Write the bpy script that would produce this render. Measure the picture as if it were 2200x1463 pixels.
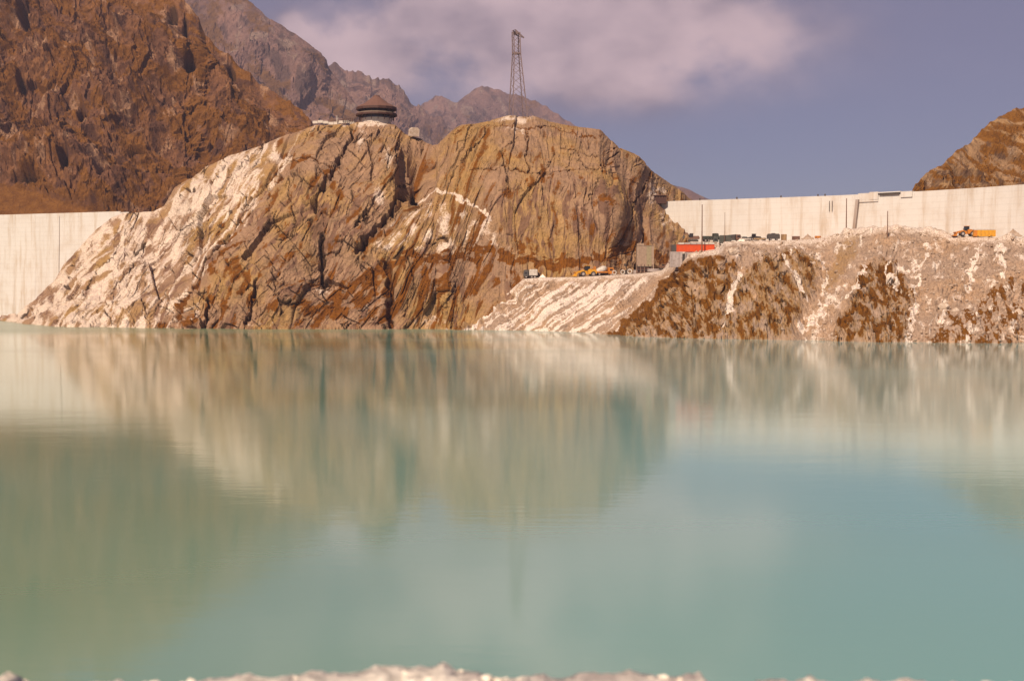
import bpy, bmesh, math, random
import numpy as np
from mathutils import Vector, Matrix
from mathutils.bvhtree import BVHTree

for o in list(bpy.data.objects):
    bpy.data.objects.remove(o, do_unlink=True)
scene = bpy.context.scene
C = scene.collection
R = math.radians

# ------------------------------------------------------------------ camera
F = 2750.0                      # focal length in photo pixels (2200 px wide)
CX, CY, HZ = 1100.0, 731.5, 620.0
CAMZ = 15.7                     # eye height above the lake, metres
TH = math.atan((CY - HZ) / F)   # pitch below level
cam = bpy.data.cameras.new('camera')
cam.lens = F / 2200 * 36.0
cam.sensor_width = 36.0
cam.clip_start = 0.3
cam.clip_end = 40000
cam.dof.use_dof = True
cam.dof.focus_distance = 520
cam.dof.aperture_fstop = 1.7
camo = bpy.data.objects.new('camera', cam)
C.objects.link(camo)
camo.location = (0, 0, CAMZ)
camo.rotation_euler = (math.pi / 2 - TH, 0, 0)
scene.camera = camo

# ------------------------------------------------------------------ sky, sun, exposure
SUN_DIR = Vector((-0.36, -0.70, 0.74)).normalized()      # towards the sun
elev = math.asin(SUN_DIR.z)
azim = math.atan2(SUN_DIR.x, SUN_DIR.y)
world = bpy.data.worlds.new('World')
scene.world = world
world.use_nodes = True
wn, wl = world.node_tree.nodes, world.node_tree.links
wn.clear()


def N(nodes, typ, **kw):
    n = nodes.new(typ)
    for k, v in kw.items():
        setattr(n, k, v)
    return n


def mathn(nodes, links, op, a, b=None, c=None, clamp=False):
    n = nodes.new('ShaderNodeMath')
    n.operation = op
    n.use_clamp = clamp
    for i, v in enumerate((a, b, c)):
        if v is None:
            continue
        if isinstance(v, (int, float)):
            n.inputs[i].default_value = v
        else:
            links.new(v, n.inputs[i])
    return n.outputs[0]


def mixc(nodes, links, fac, a, b, blend='MIX'):
    n = nodes.new('ShaderNodeMix')
    n.data_type = 'RGBA'
    n.blend_type = blend
    n.clamp_factor = True
    for sock, v in ((n.inputs[0], fac), (n.inputs[6], a), (n.inputs[7], b)):
        if isinstance(v, (int, float)):
            sock.default_value = v
        elif isinstance(v, tuple):
            sock.default_value = (v[0], v[1], v[2], 1)
        else:
            links.new(v, sock)
    return n.outputs[2]


def smooth(nodes, links, x, lo, hi):
    n = nodes.new('ShaderNodeMapRange')
    n.interpolation_type = 'SMOOTHSTEP'
    links.new(x, n.inputs[0])
    n.inputs[1].default_value = lo
    n.inputs[2].default_value = hi
    n.inputs[3].default_value = 0
    n.inputs[4].default_value = 1
    return n.outputs[0]


def build_sky():
    sky = N(wn, 'ShaderNodeTexSky', sky_type='NISHITA')
    sky.sun_disc = False
    sky.sun_elevation = elev
    sky.sun_rotation = azim
    sky.altitude = 1900
    sky.air_density = 1.0
    sky.dust_density = 2.2
    sky.ozone_density = 1.0
    tc = N(wn, 'ShaderNodeTexCoord')
    # faded-print tint of the whole sky
    base = mixc(wn, wl, 1.0, sky.outputs[0], (0.36, 0.34, 0.415), 'MULTIPLY')
    # clouds on a flat layer: project the view direction on a plane overhead
    sep = N(wn, 'ShaderNodeSeparateXYZ')
    wl.new(tc.outputs['Generated'], sep.inputs[0])
    zc = mathn(wn, wl, 'ADD', mathn(wn, wl, 'MAXIMUM', sep.outputs[2], 0.0), 0.10)
    comb = N(wn, 'ShaderNodeCombineXYZ')
    wl.new(mathn(wn, wl, 'DIVIDE', sep.outputs[0], zc), comb.inputs[0])
    wl.new(mathn(wn, wl, 'DIVIDE', sep.outputs[1], zc), comb.inputs[1])
    comb.inputs[2].default_value = 3.7
    n1 = N(wn, 'ShaderNodeTexNoise')
    n1.inputs['Scale'].default_value = 0.62
    n1.inputs['Detail'].default_value = 5
    n1.inputs['Roughness'].default_value = 0.5
    n1.inputs['Distortion'].default_value = 0.35
    wl.new(comb.outputs[0], n1.inputs['Vector'])
    n2 = N(wn, 'ShaderNodeTexNoise')
    n2.inputs['Scale'].default_value = 9
    n2.inputs['Detail'].default_value = 5
    n2.inputs['Roughness'].default_value = 0.55
    mp2 = N(wn, 'ShaderNodeMapping')
    mp2.inputs['Scale'].default_value = (1.0, 1.0, 1.4)
    wl.new(tc.outputs['Generated'], mp2.inputs[0])
    wl.new(mp2.outputs[0], n2.inputs['Vector'])
    # the clouds that stand over the ridge: soft lobes round sky directions (x = px, y = py of the photo)
    lobes = [(900, 40, 190, 60, 0.60), (1130, 20, 330, 70, 0.50), (1440, 75, 180, 60, 0.9),
             (1400, 130, 230, 60, 0.55), (1180, 175, 200, 60, 0.42), (1480, 190, 230, 60, 0.32),
             (735, 115, 75, 42, 0.8), (770, 150, 90, 35, 0.6), (632, 50, 22, 18, 1.3),
             (664, 82, 24, 22, 1.2), (900, 130, 170, 60, 0.38), (1010, 150, 160, 50, 0.35),
             (1440, 340, 60, 30, 0.2), (1200, -140, 420, 130, 1.4), (600, -190, 200, 60, 0.4), (1950, -330, 380, 70, 0.35),
             (2900, 90, 330, 90, 0.5), (-900, 60, 420, 120, 0.5), (3900, -60, 500, 130, 0.5)]
    acc = None
    for (px, py, sx, sy, w) in lobes:
        s = (CY - py) / F
        d = Vector(((px - CX) / F, math.cos(TH) + s * math.sin(TH), s * math.cos(TH) - math.sin(TH)))
        rgt = Vector((d.y, -d.x, 0)).normalized()
        up = rgt.cross(d).normalized()
        if up.z < 0:
            up = -up
        dn = d.normalized()
        L = d.length
        dots = []
        for ax, sc in ((rgt, sx / F / L), (up, sy / F / L)):
            vm = N(wn, 'ShaderNodeVectorMath', operation='DOT_PRODUCT')
            wl.new(tc.outputs['Generated'], vm.inputs[0])
            vm.inputs[1].default_value = ax
            q = mathn(wn, wl, 'DIVIDE', vm.outputs['Value'], sc)
            if ax is up:
                q = mathn(wn, wl, 'SUBTRACT', q, ax.dot(dn) / sc)
            dots.append(mathn(wn, wl, 'MULTIPLY', q, q))
        vm = N(wn, 'ShaderNodeVectorMath', operation='DOT_PRODUCT')
        wl.new(tc.outputs['Generated'], vm.inputs[0])
        vm.inputs[1].default_value = dn
        front = mathn(wn, wl, 'GREATER_THAN', vm.outputs['Value'], 0.0)
        g = mathn(wn, wl, 'EXPONENT', mathn(wn, wl, 'MULTIPLY', mathn(wn, wl, 'ADD', dots[0], dots[1]), -0.5))
        g = mathn(wn, wl, 'MULTIPLY', mathn(wn, wl, 'MULTIPLY', g, front), w)
        acc = g if acc is None else mathn(wn, wl, 'ADD', acc, g)
    # thin veil everywhere + the lobes, both broken up by noise
    veil = mathn(wn, wl, 'MULTIPLY', smooth(wn, wl, n1.outputs[0], 0.45, 0.85), 0.30)
    brk = mathn(wn, wl, 'MULTIPLY_ADD', mathn(wn, wl, 'SUBTRACT', n2.outputs[0], 0.5), 3.4, 1.0)
    brk = mathn(wn, wl, 'MAXIMUM', brk, 0.4)
    dens = mathn(wn, wl, 'ADD', mathn(wn, wl, 'MULTIPLY', acc, brk), veil)
    dens = smooth(wn, wl, dens, 0.0, 1.6)
    n3 = N(wn, 'ShaderNodeTexNoise')
    n3.inputs['Scale'].default_value = 10
    n3.inputs['Detail'].default_value = 4
    n3.inputs['Roughness'].default_value = 0.5
    mp3 = N(wn, 'ShaderNodeMapping')
    mp3.inputs['Scale'].default_value = (1.0, 1.0, 1.5)
    mp3.inputs['Location'].default_value = (3.1, 0.4, 0.7)
    wl.new(tc.outputs['Generated'], mp3.inputs[0])
    wl.new(mp3.outputs[0], n3.inputs['Vector'])
    shade = mathn(wn, wl, 'MULTIPLY_ADD', dens, 0.45, mathn(wn, wl, 'MULTIPLY_ADD', n3.outputs[0], 2.2, -0.85))
    cloudc = mixc(wn, wl, smooth(wn, wl, shade, 0.1, 1.0), (1.75, 1.45, 1.85), (6.0, 4.4, 4.5))
    col = mixc(wn, wl, mathn(wn, wl, 'MULTIPLY', dens, 0.95), base, cloudc)
    bg = N(wn, 'ShaderNodeBackground')
    bg.inputs[1].default_value = 0.10
    wl.new(col, bg.inputs[0])
    out = N(wn, 'ShaderNodeOutputWorld')
    wl.new(bg.outputs[0], out.inputs[0])


build_sky()

sl = bpy.data.lights.new('sun', 'SUN')
sl.energy = 5.0
sl.angle = R(0.53)
sl.color = (1.0, 0.81, 0.61)
so = bpy.data.objects.new('sun', sl)
C.objects.link(so)
so.location = (-200, -200, 300)
so.rotation_euler = SUN_DIR.to_track_quat('Z', 'Y').to_euler()

vs = scene.view_settings
scene.display_settings.display_device = 'sRGB'
vs.view_transform = 'Standard'
vs.look = 'None'
vs.exposure = 0.66
vs.gamma = 1.0
vs.use_curve_mapping = False
scene.render.resolution_x = 1024
scene.render.resolution_y = 680

# ------------------------------------------------------------------ survey geometry
ct, st = math.cos(TH), math.sin(TH)


def z_of(py, Y):                    # altitude seen at picture row py from distance Y
    s = (CY - np.asarray(py, float)) / F
    return CAMZ + Y * (s * ct - st) / (ct + s * st)


def y_of(py, Z):                    # distance at which altitude Z is seen at row py
    s = (CY - np.asarray(py, float)) / F
    return (Z - CAMZ) * (ct + s * st) / (s * ct - st)


def x_of(px, Y, Z):
    return (px - CX) / F * (Y * ct - (Z - CAMZ) * st)


def py_of(Y, Z):
    return CY - F * (Y * st + (Z - CAMZ) * ct) / (Y * ct - (Z - CAMZ) * st)


def at(px, py, Y):
    Z = float(z_of(py, Y))
    return Vector((float(x_of(px, Y, Z)), Y, Z))


# ------------------------------------------------------------------ noise
rng = np.random.RandomState(7)
PERM = rng.permutation(256).astype(np.int32)
PERM = np.concatenate([PERM, PERM, PERM])
G3 = np.array([[1, 1, 0], [-1, 1, 0], [1, -1, 0], [-1, -1, 0], [1, 0, 1], [-1, 0, 1], [1, 0, -1], [-1, 0, -1],
               [0, 1, 1], [0, -1, 1], [0, 1, -1], [0, -1, -1], [1, 1, 0], [-1, 1, 0], [0, -1, 1], [0, -1, -1]], np.float32)


G2X = np.array([1, -1, 1, -1, 1.414, -1.414, 0, 0] * 2, np.float32)
G2Y = np.array([1, 1, -1, -1, 0, 0, 1.414, -1.414] * 2, np.float32)
G3X, G3Y, G3Z = G3[:, 0].copy(), G3[:, 1].copy(), G3[:, 2].copy()


def pnoise2(x, y):
    x = np.asarray(x, np.float32)
    y = np.asarray(y, np.float32)
    xi = np.floor(x).astype(np.int32); yi = np.floor(y).astype(np.int32)
    xf, yf = x - xi, y - yi
    xi &= 255; yi &= 255
    u = xf * xf * xf * (xf * (xf * 6 - 15) + 10)
    v = yf * yf * yf * (yf * (yf * 6 - 15) + 10)
    res = 0
    for dx in (0, 1):
        wx = u if dx else 1 - u
        A = PERM[xi + dx]
        for dy in (0, 1):
            h = PERM[A + yi + dy] & 15
            res = res + wx * (v if dy else 1 - v) * (G2X[h] * (xf - dx) + G2Y[h] * (yf - dy))
    return res


def pnoise(x, y, z=None):
    if z is None:
        return pnoise2(x, y)
    x = np.asarray(x, np.float32)
    y = np.asarray(y, np.float32)
    z = np.zeros_like(x) if z is None else np.asarray(z, np.float32)
    xi = np.floor(x).astype(np.int32); yi = np.floor(y).astype(np.int32); zi = np.floor(z).astype(np.int32)
    xf, yf, zf = x - xi, y - yi, z - zi
    xi &= 255; yi &= 255; zi &= 255
    u = xf * xf * xf * (xf * (xf * 6 - 15) + 10)
    v = yf * yf * yf * (yf * (yf * 6 - 15) + 10)
    w = zf * zf * zf * (zf * (zf * 6 - 15) + 10)
    res = 0
    for dx in (0, 1):
        wx = u if dx else 1 - u
        A = PERM[xi + dx]
        for dy in (0, 1):
            wy = v if dy else 1 - v
            B = PERM[A + yi + dy]
            for dz in (0, 1):
                wz = w if dz else 1 - w
                h = PERM[B + zi + dz] & 15
                res = res + wx * wy * wz * (G3X[h] * (xf - dx) + G3Y[h] * (yf - dy) + G3Z[h] * (zf - dz))
    return res


def fbm(x, y, z=None, o=4, gain=0.5, lac=2.03):
    r, a = 0, 1.0
    for i in range(o):
        r = r + a * pnoise(x, y, z)
        x, y = x * lac + 13.1, y * lac + 7.7
        if z is not None:
            z = z * lac + 3.3
        a *= gain
    return r


def ridged(x, y, z=None, o=4, gain=0.5, lac=2.05):
    r, a, pv = 0, 1.0, 1.0
    for i in range(o):
        n = 1 - np.abs(pnoise(x, y, z)) * 1.6
        n = n * n
        r = r + a * n * pv
        pv = np.clip(n * 1.3, 0, 1)
        x, y = x * lac + 5.1, y * lac + 9.7
        if z is not None:
            z = z * lac + 1.3
        a *= gain
    return r


def hash2(ix, iy, k):
    h = (ix * 374761393 + iy * 668265263 + k * 974634777) & 0xFFFFFFFF
    h = ((h ^ (h >> 13)) * 1274126177) & 0xFFFFFFFF
    return ((h ^ (h >> 16)) & 0xFFFF) / 65535.0


def worley(x, y, k=0):
    ix = np.floor(x).astype(np.int64); iy = np.floor(y).astype(np.int64)
    f1 = np.full(x.shape, 9.0); f2 = np.full(x.shape, 9.0)
    cx = np.zeros(x.shape); cy = np.zeros(x.shape); idv = np.zeros(x.shape); idw = np.zeros(x.shape); idu = np.zeros(x.shape)
    for dx in (-1, 0, 1):
        for dy in (-1, 0, 1):
            jx, jy = ix + dx, iy + dy
            qx = jx + 0.1 + 0.8 * hash2(jx, jy, k + 1); qy = jy + 0.1 + 0.8 * hash2(jx, jy, k + 2)
            d = np.hypot(x - qx, y - qy)
            near = d < f1
            f2 = np.where(near, f1, np.minimum(f2, d))
            f1 = np.where(near, d, f1)
            cx = np.where(near, qx, cx); cy = np.where(near, qy, cy)
            idv = np.where(near, hash2(jx, jy, k + 3), idv)
            idw = np.where(near, hash2(jx, jy, k + 4), idw)
            idu = np.where(near, hash2(jx, jy, k + 5), idu)
    return f1, f2, x - cx, y - cy, idv, idw, idu


def sstep(x, lo, hi):
    t = np.clip((x - lo) / (hi - lo), 0, 1)
    return t * t * (3 - 2 * t)


def poly_dist(U, V, pts):           # distance to a polyline, in survey units
    d = np.full(U.shape, 1e9)
    for (x0, y0), (x1, y1) in zip(pts[:-1], pts[1:]):
        vx, vy = x1 - x0, y1 - y0
        t = np.clip(((U - x0) * vx + (V - y0) * vy) / (vx * vx + vy * vy + 1e-9), 0, 1)
        d = np.minimum(d, np.hypot(U - x0 - t * vx, V - y0 - t * vy))
    return d


def in_poly(U, V, pts, soft=12.0):  # soft inside mask of a polygon
    ins = np.zeros(U.shape, bool)
    n = len(pts)
    for i in range(n):
        x0, y0 = pts[i]; x1, y1 = pts[(i + 1) % n]
        if y0 == y1:
            continue
        c = ((y0 > V) != (y1 > V)) & (U < (x1 - x0) * (V - y0) / (y1 - y0) + x0)
        ins ^= c
    d = poly_dist(U, V, list(pts) + [pts[0]])
    sd = np.where(ins, d, -d)
    return sstep(sd, -soft, soft)


# ------------------------------------------------------------------ terrain sheets
def sheet(keys, nu, seg_rows, smooth_v=3):
    """keys: (bearing, [(Y,Z)...]) profiles from the waterline up over the crest and down the back."""
    kp = np.array([k[0] for k in keys], float)
    K = len(keys[0][1])
    px = np.linspace(kp[0], kp[-1], nu)
    ctrl = np.zeros((K, nu, 2))
    for j in range(K):
        for c in (0, 1):
            ctrl[j, :, c] = np.interp(px, kp, [k[1][j][c] for k in keys])
    rows = []
    for j in range(K - 1):
        n = seg_rows[j]
        for i in range(n):
            t = i / n
            rows.append(ctrl[j] * (1 - t) + ctrl[j + 1] * t)
    rows.append(ctrl[-1])
    A = np.stack(rows)
    for _ in range(smooth_v):
        A[1:-1] = 0.25 * A[:-2] + 0.5 * A[1:-1] + 0.25 * A[2:]
    Y, Z = A[..., 0], A[..., 1]
    U = np.broadcast_to(px, Y.shape).copy()
    X = x_of(U, Y, Z)
    V = py_of(Y, Z)
    return np.stack([X, Y, Z], -1), U, V


def normals(P):
    du = np.gradient(P, axis=1)
    dv = np.gradient(P, axis=0)
    n = np.cross(du, dv)
    n /= np.linalg.norm(n, axis=-1, keepdims=True) + 1e-9
    return n


GRIDS = {}


def grid_mesh(name, P, attrs, mat, smooth_shade=True):
    GRIDS[name] = P
    nr, nc = P.shape[:2]
    me = bpy.data.meshes.new(name)
    me.vertices.add(nr * nc)
    me.vertices.foreach_set('co', P.reshape(-1).astype(np.float32))
    idx = np.arange(nr * nc).reshape(nr, nc)
    q = np.stack([idx[:-1, :-1], idx[:-1, 1:], idx[1:, 1:], idx[1:, :-1]], -1).reshape(-1, 4)
    me.loops.add(q.size)
    me.loops.foreach_set('vertex_index', q.reshape(-1).astype(np.int32))
    me.polygons.add(len(q))
    me.polygons.foreach_set('loop_start', np.arange(0, q.size, 4, dtype=np.int32))
    me.polygons.foreach_set('loop_total', np.full(len(q), 4, np.int32))
    me.polygons.foreach_set('use_smooth', np.full(len(q), smooth_shade, bool))
    me.update(calc_edges=True)
    for k, a in attrs.items():
        at_ = me.attributes.new(k, 'FLOAT', 'POINT')
        at_.data.foreach_set('value', np.ascontiguousarray(a, np.float32).reshape(-1))
    me.materials.append(mat)
    o = bpy.data.objects.new(name, me)
    C.objects.link(o)
    return o


def structure(o):
    o['kind'] = 'structure'
    return o


# ------------------------------------------------------------------ materials
MATS = {}


def new_mat(name):
    m = bpy.data.materials.new(name)
    m.use_nodes = True
    nt = m.node_tree
    nt.nodes.clear()
    out = nt.nodes.new('ShaderNodeOutputMaterial')
    b = nt.nodes.new('ShaderNodeBsdfPrincipled')
    nt.links.new(b.outputs[0], out.inputs[0])
    MATS[name] = m
    return m, nt.nodes, nt.links, b


def noise(nodes, links, vec, scale, detail=4, rough=0.55, dist=0.0):
    n = nodes.new('ShaderNodeTexNoise')
    n.inputs['Scale'].default_value = scale
    n.inputs['Detail'].default_value = detail
    n.inputs['Roughness'].default_value = rough
    n.inputs['Distortion'].default_value = dist
    links.new(vec, n.inputs['Vector'])
    return n.outputs[0]


ALB = 0.72                      # every measured colour is scaled to a real daylight albedo


def alb(c):
    return tuple(x * ALB for x in c)


def rock_mat(name, tan, grey, pale, grass, stain, k=1.0, bump=0.6, grass2=None, dark=(0.05, 0.024, 0.010)):
    tan, grey, pale, grass, stain, dark = map(alb, (tan, grey, pale, grass, stain, dark))
    grass2 = alb(grass2) if grass2 else None
    m, nd, lk, b = new_mat(name)
    tc = nd.new('ShaderNodeTexCoord')
    v = tc.outputs['Object']

    def attr(nm):
        a = nd.new('ShaderNodeAttribute')
        a.attribute_name = nm
        return a.outputs['Fac']
    nb = noise(nd, lk, v, 0.035 * k, 4, 0.6)
    nm_ = noise(nd, lk, v, 0.22 * k, 5, 0.62)
    nf = noise(nd, lk, v, 1.3 * k, 5, 0.65)
    base = mixc(nd, lk, smooth(nd, lk, nb, 0.34, 0.58), tan, grey)
    nff = noise(nd, lk, v, 4.2 * k, 4, 0.7)
    var = mathn(nd, lk, 'MULTIPLY_ADD', mathn(nd, lk, 'MULTIPLY_ADD', nff, 0.6, mathn(nd, lk, 'ADD', nm_, nf)), 1.15, -0.5)
    var = mathn(nd, lk, 'MAXIMUM', var, 0.3)
    base = mixc(nd, lk, 1.0, base, N_val(nd, lk, var), 'MULTIPLY')
    jit = mathn(nd, lk, 'MULTIPLY_ADD', mathn(nd, lk, 'MULTIPLY_ADD', nf, 1.3, mathn(nd, lk, 'MULTIPLY_ADD', nff, 0.8, nm_)), 0.75, -1.1625)

    def mask(nm, lo, hi):
        return smooth(nd, lk, mathn(nd, lk, 'ADD', attr(nm), jit), lo, hi)
    base = mixc(nd, lk, mathn(nd, lk, 'MULTIPLY', mask('stain', 0.25, 0.75), 0.8), base, stain)
    palec = mixc(nd, lk, smooth(nd, lk, nf, 0.36, 0.60), tuple(c * 0.66 for c in pale), pale)
    palec = mixc(nd, lk, mathn(nd, lk, 'MULTIPLY', smooth(nd, lk, nm_, 0.50, 0.64), 0.6), palec, (pale[0] * 0.60, pale[1] * 0.56, pale[2] * 0.60))
    base = mixc(nd, lk, mask('pale', 0.28, 0.72), base, palec)
    g2 = grass2 or tuple(c * 1.5 for c in grass)
    grassc = mixc(nd, lk, smooth(nd, lk, mathn(nd, lk, 'MULTIPLY_ADD', nf, 0.5, mathn(nd, lk, 'MULTIPLY', nm_, 0.5)), 0.40, 0.60), grass, g2)
    base = mixc(nd, lk, mask('grass', 0.33, 0.60), base, grassc)
    base = mixc(nd, lk, mathn(nd, lk, 'MULTIPLY', mask('crack_and_shade', 0.30, 0.62), 0.9), base, dark)
    lk.new(base, b.inputs['Base Color'])
    b.inputs['Roughness'].default_value = 0.95
    b.inputs['Specular IOR Level'].default_value = 0.15
    bp = nd.new('ShaderNodeBump')
    bp.inputs['Strength'].default_value = bump
    bp.inputs['Distance'].default_value = 1.2 / k
    hgt = mathn(nd, lk, 'ADD', mathn(nd, lk, 'MULTIPLY', nm_, 0.8), mathn(nd, lk, 'MULTIPLY', nf, 0.45))
    lk.new(hgt, bp.inputs['Height'])
    lk.new(bp.outputs[0], b.inputs['Normal'])
    return m


def N_val(nd, lk, v):
    c = nd.new('ShaderNodeCombineColor')
    for i in range(3):
        lk.new(v, c.inputs[i])
    return c.outputs[0]


def paint(name, col, rough=0.6, metal=0.0, var=0.25, scale=1.2, dirt=(0.16, 0.10, 0.06), rust=0.25):
    col, dirt = alb(col), alb(dirt)
    m, nd, lk, b = new_mat(name)
    tc = nd.new('ShaderNodeTexCoord')
    n1 = noise(nd, lk, tc.outputs['Object'], scale, 5, 0.6)
    n2 = noise(nd, lk, tc.outputs['Object'], scale * 5, 3, 0.6)
    f = mathn(nd, lk, 'MULTIPLY', smooth(nd, lk, mathn(nd, lk, 'MULTIPLY_ADD', n2, 0.4, n1), 0.62, 0.95), rust * 2)
    c = mixc(nd, lk, mathn(nd, lk, 'MULTIPLY', n1, var), col, tuple(x * 0.55 for x in col))
    c = mixc(nd, lk, f, c, dirt)
    lk.new(c, b.inputs['Base Color'])
    b.inputs['Roughness'].default_value = rough
    b.inputs['Metallic'].default_value = metal
    return m


TAN = (0.405, 0.238, 0.090)
GREY = (0.355, 0.215, 0.132)
PALE = (0.88, 0.70, 0.56)
GRASS = (0.135, 0.044, 0.004)
STAIN = (0.185, 0.095, 0.062)
M_knoll = rock_mat('knoll_rock', TAN, GREY, PALE, GRASS, STAIN, grass2=(0.23, 0.080, 0.007))
M_bank = rock_mat('bank_rubble', (0.45, 0.290, 0.182), (0.40, 0.280, 0.205), (0.95, 0.80, 0.68), (0.130, 0.046, 0.004), (0.34, 0.200, 0.078), k=1.6,
                  grass2=(0.22, 0.085, 0.008))
M_mount = rock_mat('mountain_rock', (0.240, 0.108, 0.042), (0.175, 0.080, 0.042), (0.42, 0.24, 0.14), (0.14, 0.054, 0.010), (0.085, 0.038, 0.024),
                   k=0.7, bump=0.8, grass2=(0.235, 0.100, 0.022))
M_far = rock_mat('far_mountain_rock', (0.29, 0.165, 0.125), (0.195, 0.115, 0.095), (0.32, 0.22, 0.17), (0.13, 0.065, 0.022), (0.08, 0.05, 0.04),
                 k=0.12, bump=0.9)
M_hill = rock_mat('hill_rock', (0.44, 0.265, 0.125), (0.34, 0.205, 0.110), (0.60, 0.45, 0.34), (0.17, 0.066, 0.008), (0.10, 0.050, 0.03), k=0.8, grass2=(0.27, 0.115, 0.018))


def concrete(name, col, lifts=True):
    col = alb(col)
    m, nd, lk, b = new_mat(name)
    tc = nd.new('ShaderNodeTexCoord')
    oi = nd.new('ShaderNodeObjectInfo')
    v = tc.outputs['Object']
    mp = nd.new('ShaderNodeMapping')
    lk.new(v, mp.inputs[0])
    mp.inputs['Scale'].default_value = (0.35, 0.35, 0.03)
    streak = noise(nd, lk, mp.outputs[0], 1.0, 5, 0.65)
    n2 = noise(nd, lk, v, 0.12, 4, 0.6)
    n3 = noise(nd, lk, v, 1.5, 4, 0.7)
    f = mathn(nd, lk, 'ADD', mathn(nd, lk, 'MULTIPLY', smooth(nd, lk, streak, 0.45, 0.72), 0.75),
              mathn(nd, lk, 'MULTIPLY', smooth(nd, lk, n2, 0.45, 0.75), 0.35))
    f = mathn(nd, lk, 'ADD', f, mathn(nd, lk, 'MULTIPLY', mathn(nd, lk, 'SUBTRACT', n3, 0.5), 0.35))
    c = mixc(nd, lk, f, col, tuple(x * y for x, y in zip(col, (0.74, 0.62, 0.50))))
    c = mixc(nd, lk, mathn(nd, lk, 'MULTIPLY', oi.outputs['Random'], 0.25), c, tuple(x * 0.86 for x in col))
    if lifts:                                   # horizontal pour lines, two metres apart
        sp = nd.new('ShaderNodeSeparateXYZ')
        lk.new(v, sp.inputs[0])
        fr = mathn(nd, lk, 'FRACT', mathn(nd, lk, 'DIVIDE', sp.outputs[2], 2.4))
        ln = mathn(nd, lk, 'LESS_THAN', fr, 0.10)
        ln = mathn(nd, lk, 'MULTIPLY', ln, mathn(nd, lk, 'MULTIPLY', n3, 0.42))
        c = mixc(nd, lk, ln, c, tuple(x * 0.6 for x in col))
    lk.new(c, b.inputs['Base Color'])
    b.inputs['Roughness'].default_value = 0.9
    b.inputs['Specular IOR Level'].default_value = 0.2
    bp = nd.new('ShaderNodeBump')
    bp.inputs['Strength'].default_value = 0.3
    bp.inputs['Distance'].default_value = 0.15
    lk.new(n3, bp.inputs['Height'])
    lk.new(bp.outputs[0], b.inputs['Normal'])
    return m


M_conc = concrete('pale_concrete', (0.78, 0.735, 0.69))
M_conc2 = concrete('grey_concrete', (0.50, 0.42, 0.38), lifts=False)


def water_mat():
    m, nd, lk, b = new_mat('lake_water')
    tc = nd.new('ShaderNodeTexCoord')
    v = tc.outputs['Object']
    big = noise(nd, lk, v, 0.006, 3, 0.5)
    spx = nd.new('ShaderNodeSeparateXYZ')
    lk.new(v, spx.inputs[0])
    reflect_tint = mathn(nd, lk, 'MULTIPLY_ADD', big, 1.2, mathn(nd, lk, 'MULTIPLY', spx.outputs[0], 0.004))  # tint imitating reflected slope and sky in the water colour, olive west, teal east
    col = mixc(nd, lk, smooth(nd, lk, reflect_tint, 0.12, 0.85), (0.155, 0.215, 0.120), (0.150, 0.335, 0.330))
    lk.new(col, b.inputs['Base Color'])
    b.inputs['IOR'].default_value = 2.05
    mp = nd.new('ShaderNodeMapping')
    lk.new(v, mp.inputs[0])
    mp.inputs['Scale'].default_value = (0.35, 1.0, 1.0)
    w1 = noise(nd, lk, mp.outputs[0], 1.1, 3, 0.55)
    w2 = noise(nd, lk, mp.outputs[0], 0.22, 2, 0.5)
    patch = noise(nd, lk, mp.outputs[0], 0.012, 3, 0.5)
    # a light breeze ruffles the far side of the lake
    sp = nd.new('ShaderNodeSeparateXYZ')
    lk.new(v, sp.inputs[0])
    far = smooth(nd, lk, mathn(nd, lk, 'MULTIPLY_ADD', patch, 60.0, sp.outputs[1]), 455, 505)
    rough = mathn(nd, lk, 'MULTIPLY_ADD', smooth(nd, lk, patch, 0.45, 0.7), 0.05, 0.075)
    lk.new(mathn(nd, lk, 'MULTIPLY_ADD', far, 0.14, rough), b.inputs['Roughness'])
    bp = nd.new('ShaderNodeBump')
    bp.inputs['Strength'].default_value = 0.5
    bp.inputs['Distance'].default_value = 0.011
    lk.new(mathn(nd, lk, 'MULTIPLY_ADD', w2, 1.6, w1), bp.inputs['Height'])
    lk.new(bp.outputs[0], b.inputs['Normal'])
    return m


M_water = water_mat()

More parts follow.
